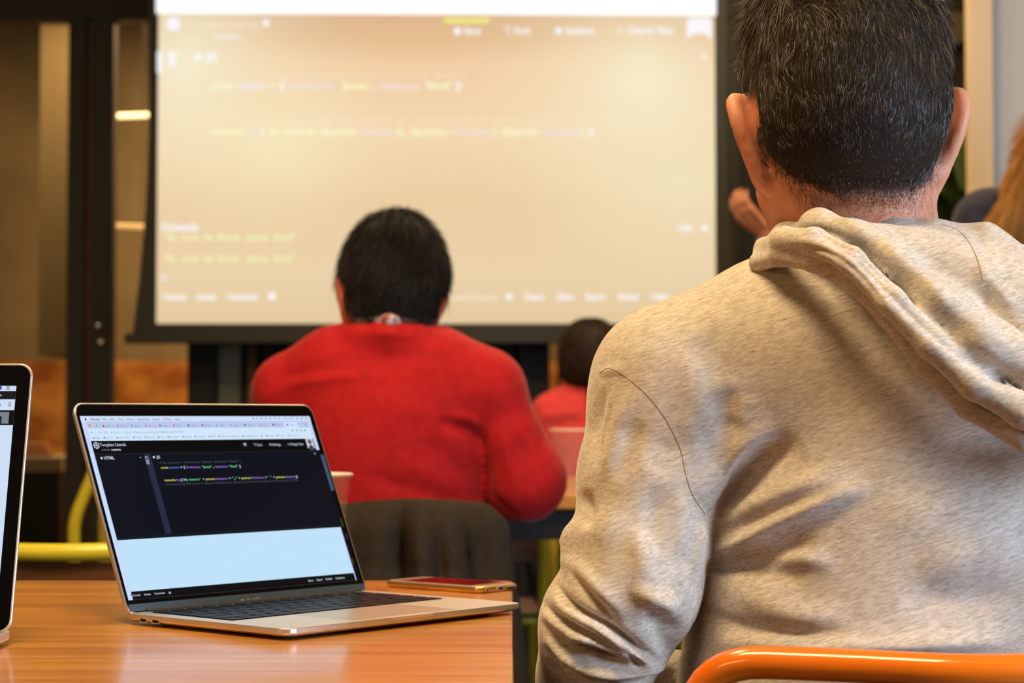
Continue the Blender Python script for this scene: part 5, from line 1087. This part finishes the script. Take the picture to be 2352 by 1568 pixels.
wom, (Vh3, Qh3) = make_body(LM3, pr3, hfull3, [hand_prims(w3L, (.5, .6, 0), (0, 0, 1), 1, .4, .9), hand_prims(w3R, (-.5, .6, 0), (0, 0, 1), -1, .4, .9)], M['skin_red'], .012, .006)
tag(wom, 'farther seated person with a brown bob and coral-red sweater beside the clear cup', 'person')
d = D3
swt = union([S2_((1270, 950, d), 48, (1330, 925, d), 44), S2_((1330, 925, d), 44, (1400, 925, d), 44), S2_((1400, 925, d), 44, (1462, 950, d), 48), ell(P(1365, 1010, d), (.145, .10, .17)), ell(P(1365, 1130, d), (.13, .105, .20)), seg(hip3, hip3 + [0, 0, .05], .12, .12),
             S2_((1268, 955, d), 46, (1258, 1045, d), 38), seg(P(1258, 1045, d), w3L, .040, .032), S2_((1465, 955, d), 46, (1485, 1045, d), 38), seg(P(1485, 1045, d), w3R, .040, .032)], .03)
V, Q = nets(swt, .010, .015); V = relax(V, Q, 2); V = folds(V, Q, [([(1250, 985), (1300, 970), (1352, 968)], -6, 10, 10), ([(1240, 960), (1300, 950), (1352, 945)], 4, 10, 10)]); cloth_obj('sweater', V, Q, M['coral_knit'], wom, LM3)
tr = union([seg(hip3 + [-.05, 0, 0], hip3 + [.05, 0, 0], .115, .115), seg(hip3 + [-.07, 0, 0], k3L, .085, .064), seg(hip3 + [.07, 0, 0], k3R, .085, .064), seg(k3L, k3L + [0, .03, -.43], .062, .055), seg(k3R, k3R + [0, .03, -.43], .062, .055)], .03)
Vt, Qt = nets(tr, .012); cloth_obj('jeans', Vt, Qt, M['denim'], wom, LM3); shoe_pair([k3L + [0, .03, -.48], k3R + [0, .03, -.48]], wom, LM3, (0, 1, 0))
hb = union([ell(P(1356, 815, d), (.084, .096, .098)), ell(P(1362, 850, d - .01), (.074, .078, .058))], .03); Vb, Qb = nets(hb, .006); hb_o = cloth_obj('hair', Vb, Qb, M['hair_dark'], wom, LM3)
rt, nr = sample(Vb, Qb, np.ones(len(Vb)), 7000); tn = np.array([0, 0, -1.]) - nr * (-nr[:, 2:3]); cc = np.array([.040, .018, .008]) * (.4 + 1.2 * rng.random((len(rt), 1)))
ribbons('hair_strands', rt, unit(unit(tn) + nr * .12 + rng.normal(size=rt.shape) * .1), .02 + .03 * rng.random(len(rt)), .0012, cc, M['strand_soft'], hb_o, -nr * .35, loc=LM3)
pt, pn = nets(union(CH([(1362, 868, d - .095), (1360, 900, d - .105), (1356, 930, d - .11)], [9, 11, 6]), .01), .004); cloth_obj('ponytail', pt, pn, M['hair_dark'], wom, LM3)

# ------------------------------------------------------------------ standing person with long blond hair, at the right edge
D4 = 4.15; LM4 = (float(P(2450, 400, D4)[0]), D4, 0); x4 = LM4[0]
h4c = np.array([x4, D4, CAM_H + .505]); HR4 = rotz(-.1); HS4 = .98
hf4 = head_prims(h4c, HR4, HS4, 0); nk4 = seg(h4c + [0, -.005, -.02], h4c + [0, -.01, -.19], .05, .06); hfull4 = lambda X, Y, Z: smin(hf4(X, Y, Z), nk4(X, Y, Z), .02); hfull4.bb = (hf4.bb[0] - [0, 0, .06], hf4.bb[1])
zs = float(P(0, 515, D4)[2]); s4L, s4R = np.array([x4 - .165, D4, zs]), np.array([x4 + .165, D4, zs]); hip4 = np.array([x4, D4, .95])
e4L, w4L = np.array([x4 - .24, D4 - .02, zs - .29]), np.array([x4 - .12, D4 + .17, zs - .36]); e4R, w4R = np.array([x4 + .23, D4, zs - .29]), np.array([x4 + .12, D4 + .17, zs - .36])
pr4 = [seg(np.array([x4, D4, zs - .02]), hip4, .09, .12), seg(s4L, s4R, .045, .045), seg(s4L, e4L, .04, .033), seg(e4L, w4L, .032, .024), seg(s4R, e4R, .04, .033), seg(e4R, w4R, .032, .024), seg(hip4 + [-.08, 0, 0], (x4 - .10, D4, .50), .085, .055), seg(hip4 + [.08, 0, 0], (x4 + .10, D4, .50), .085, .055),
       seg((x4 - .10, D4, .50), (x4 - .11, D4 - .01, .08), .055, .04), seg((x4 + .10, D4, .50), (x4 + .11, D4 - .01, .08), .055, .04), seg((x4 - .11, D4, .04), (x4 - .11, D4 + .14, .03), .032, .026), seg((x4 + .11, D4, .04), (x4 + .11, D4 + .14, .03), .032, .026), nk4]
blo, (Vh4, Qh4) = make_body(LM4, pr4, hfull4, [hand_prims(w4L, (.6, .6, 0), (0, 0, 1), 1, .5, .9), hand_prims(w4R, (-.6, .6, 0), (0, 0, 1), -1, .5, .9)], M['skin'], .012, .006)
tag(blo, 'standing person with long blond hair and navy top before the pale wall', 'person')
nv = union([seg(s4L, s4R, .072, .072), seg(np.array([x4, D4, zs - .05]), hip4 + [0, 0, .05], .135, .15), ell((x4, D4, zs - .12), (.18, .115, .20)), seg(s4L, e4L, .066, .056), seg(e4L, w4L, .055, .042), seg(s4R, e4R, .066, .056), seg(e4R, w4R, .055, .042), seg(h4c + [0, -.01, -.14], h4c + [0, -.01, -.19], .066, .09)], .04)
V, Q = nets(nv, .009, .015); V = relax(V, Q, 2); V = folds(V, Q, [([(2290, 440), (2305, 480), (2300, 540)], -6, 12, 10), ([(2230, 500), (2280, 490), (2330, 500)], -4, 12, 12), ([(2310, 450), (2330, 500), (2335, 560)], 5, 12, 12), ([(2240, 490), (2260, 520), (2300, 560)], 4, 12, 12)]); cloth_obj('navy_top', V, Q, M['navy'], blo, LM4)
tr = union([seg(hip4 + [-.05, 0, 0], hip4 + [.05, 0, 0], .125, .125), seg(hip4 + [-.08, 0, 0], (x4 - .10, D4, .50), .095, .068), seg(hip4 + [.08, 0, 0], (x4 + .10, D4, .50), .095, .068), seg((x4 - .10, D4, .50), (x4 - .11, D4 - .01, .10), .066, .055), seg((x4 + .10, D4, .50), (x4 + .11, D4 - .01, .10), .066, .055)], .03)
Vt, Qt = nets(tr, .012); cloth_obj('trousers', Vt, Qt, M['denim'], blo, LM4); shoe_pair([(x4 - .11, D4, .05), (x4 + .11, D4, .05)], blo, LM4, (0, 1, 0))
hr = union([ell(h4c + [0, -.012, .055], (.092, .112, .108)), ell(h4c + [0, -.05, -.03], (.112, .075, .13)), seg(h4c + [-.055, -.045, .0], h4c + [-.152, -.075, -.12], .064, .042), seg(h4c + [.055, -.045, .0], h4c + [.136, -.075, -.12], .060, .042), seg(h4c + [0, -.07, -.03], h4c + [0, -.11, -.16], .07, .055)], .04)
Vb, Qb = nets(hr, .007); hb4 = cloth_obj('hair', Vb, Qb, mat('hair_blond', (.30, .13, .025), .6), blo, LM4)
rt, nr = sample(Vb, Qb, np.ones(len(Vb)), 12000); lk = lf(rt * [1, 1, .12], 150, 4, 61)[:, 0]; tn = np.array([0, 0, -1.]) - nr * (-nr[:, 2:3])
cc = np.array([.62, .30, .07]) * (.45 + .55 * rng.random((len(rt), 1))) * (1 + .55 * lk[:, None]); cc = np.clip(cc, .01, 1)
ribbons('hair_strands', rt + nr * (.004 * lk[:, None]), unit(unit(tn) + nr * .05 + np.sign(rt[:, :1] - x4) * [[.12, 0, 0]] + rng.normal(size=rt.shape) * .05), .05 + .06 * rng.random(len(rt)), .0014, cc, M['strand_soft'], hb4, -nr * .12, nseg=4, loc=LM4)

# ------------------------------------------------------------------ presenter, mostly hidden behind the hoodie man's head
D5 = 6.0; x5 = float(P(1915, 400, D5)[0]); LM5 = (x5, D5, 0); h5c = np.array([x5, D5, 1.62]); HR5 = rotz(2.9); nk5 = seg(h5c - [0, 0, .03], h5c - [0, 0, .19], .052, .06)
hf5 = head_prims(h5c, HR5, .98, 0); hfull5 = lambda X, Y, Z: smin(hf5(X, Y, Z), nk5(X, Y, Z), .02); hfull5.bb = (hf5.bb[0] - [0, 0, .06], hf5.bb[1])
w5L = P(1762, 535, D5 - .32); e5L = np.array([x5 - .17, D5 - .12, 1.16]); s5L, s5R = np.array([x5 - .155, D5, 1.40]), np.array([x5 + .165, D5, 1.40]); e5R, w5R = np.array([x5 + .23, D5, 1.11]), np.array([x5 + .12, D5 - .2, 1.05]); hip5 = np.array([x5, D5, .93])
pr5 = [seg((x5, D5, 1.36), hip5, .10, .12), seg(s5L, s5R, .045, .045), seg(s5L, e5L, .04, .033), seg(e5L, w5L, .033, .025), seg(s5R, e5R, .04, .033), seg(e5R, w5R, .032, .024), nk5,
       seg(hip5 + [-.08, 0, 0], (x5 - .10, D5, .49), .085, .055), seg(hip5 + [.08, 0, 0], (x5 + .10, D5, .49), .085, .055), seg((x5 - .10, D5, .49), (x5 - .11, D5, .08), .055, .04), seg((x5 + .10, D5, .49), (x5 + .11, D5, .08), .055, .04), seg((x5 - .11, D5, .04), (x5 - .11, D5 - .14, .03), .032, .026), seg((x5 + .11, D5, .04), (x5 + .11, D5 - .14, .03), .032, .026)]
hdir = P(1690, 468, D5 - .34) - w5L
pre, (Vh5, Qh5) = make_body(LM5, pr5, hfull5, [hand_prims(w5L, hdir, (-.35, -.5, -.6), -1, .62, 1.0), hand_prims(w5R, (-.5, -.6, 0), (0, 0, 1), 1, .6)], M['skin'], .011, .006)
tag(pre, 'standing presenter gesturing with a raised hand, body hidden behind the near head', 'person')
bl = union([seg(s5L, s5R, .072, .072), seg((x5, D5, 1.34), hip5 + [0, 0, .02], .13, .14), ell((x5, D5, 1.24), (.18, .12, .20)), seg(s5L, e5L, .064, .054), seg(e5L, w5L + (e5L - w5L) * .28, .052, .040), seg(s5R, e5R, .064, .054), seg(e5R, w5R, .052, .038)], .04)
V, Q = nets(bl, .010, .015); cloth_obj('dark_jacket', relax(V, Q, 2), Q, M['black'], pre, LM5)
cf = seg(w5L + (e5L - w5L) * .10, w5L + (e5L - w5L) * .33, .036, .040); V, Q = nets(cf, .005); cloth_obj('shirt_cuff', V, Q, M['white_cloth'], pre, LM5)
tr = union([seg(hip5 + [-.05, 0, 0], hip5 + [.05, 0, 0], .125, .125), seg(hip5 + [-.08, 0, 0], (x5 - .10, D5, .49), .095, .068), seg(hip5 + [.08, 0, 0], (x5 + .10, D5, .49), .095, .068), seg((x5 - .10, D5, .49), (x5 - .11, D5, .10), .066, .055), seg((x5 + .10, D5, .49), (x5 + .11, D5, .10), .066, .055)], .03)
Vt, Qt = nets(tr, .012); cloth_obj('trousers', Vt, Qt, M['denim'], pre, LM5); shoe_pair([(x5 - .11, D5, .05), (x5 + .11, D5, .05)], pre, LM5, (0, -1, 0))
simple_hair(Vh5, Qh5, h5c, HR5, .98, .010, 3000, .010, .025, (.02, .012, .008), pre, LM5, seed=50)

# ------------------------------------------------------------------ ceiling lamps of the near room (their light is set at the top)
def tubelamp(x, y, rz, ln, label):
    o = empty('ceiling_lamp', (x, y, 3.1), rz); tag(o, label, 'lamp', 'ceiling tube lamps')
    MB().box(-ln / 2, ln / 2, -.05, .05, -.23, -.19, .006).build('housing', M['shell'], o)
    MB().box(-ln / 2 + .02, ln / 2 - .02, -.04, .04, -.234, -.23).build('diffuser', mat('diffuser', (.9, .9, .9), .5, emit=(1, .80, .55), estr=4), o)
    for s in (-1, 1): MB().tube([(s * ln * .35, 0, -.19), (s * ln * .35, 0, 0)], .003, 6, False).build('cord', M['black'], o)
tubelamp(-.45, 2.35, 0, 1.3, 'ceiling tube lamp above the near table'); tubelamp(.2, 4.4, 0, 1.3, 'ceiling tube lamp above the far table')
tubelamp(.9, .55, 0, 1.6, 'ceiling tube lamp behind the man in the hoodie')
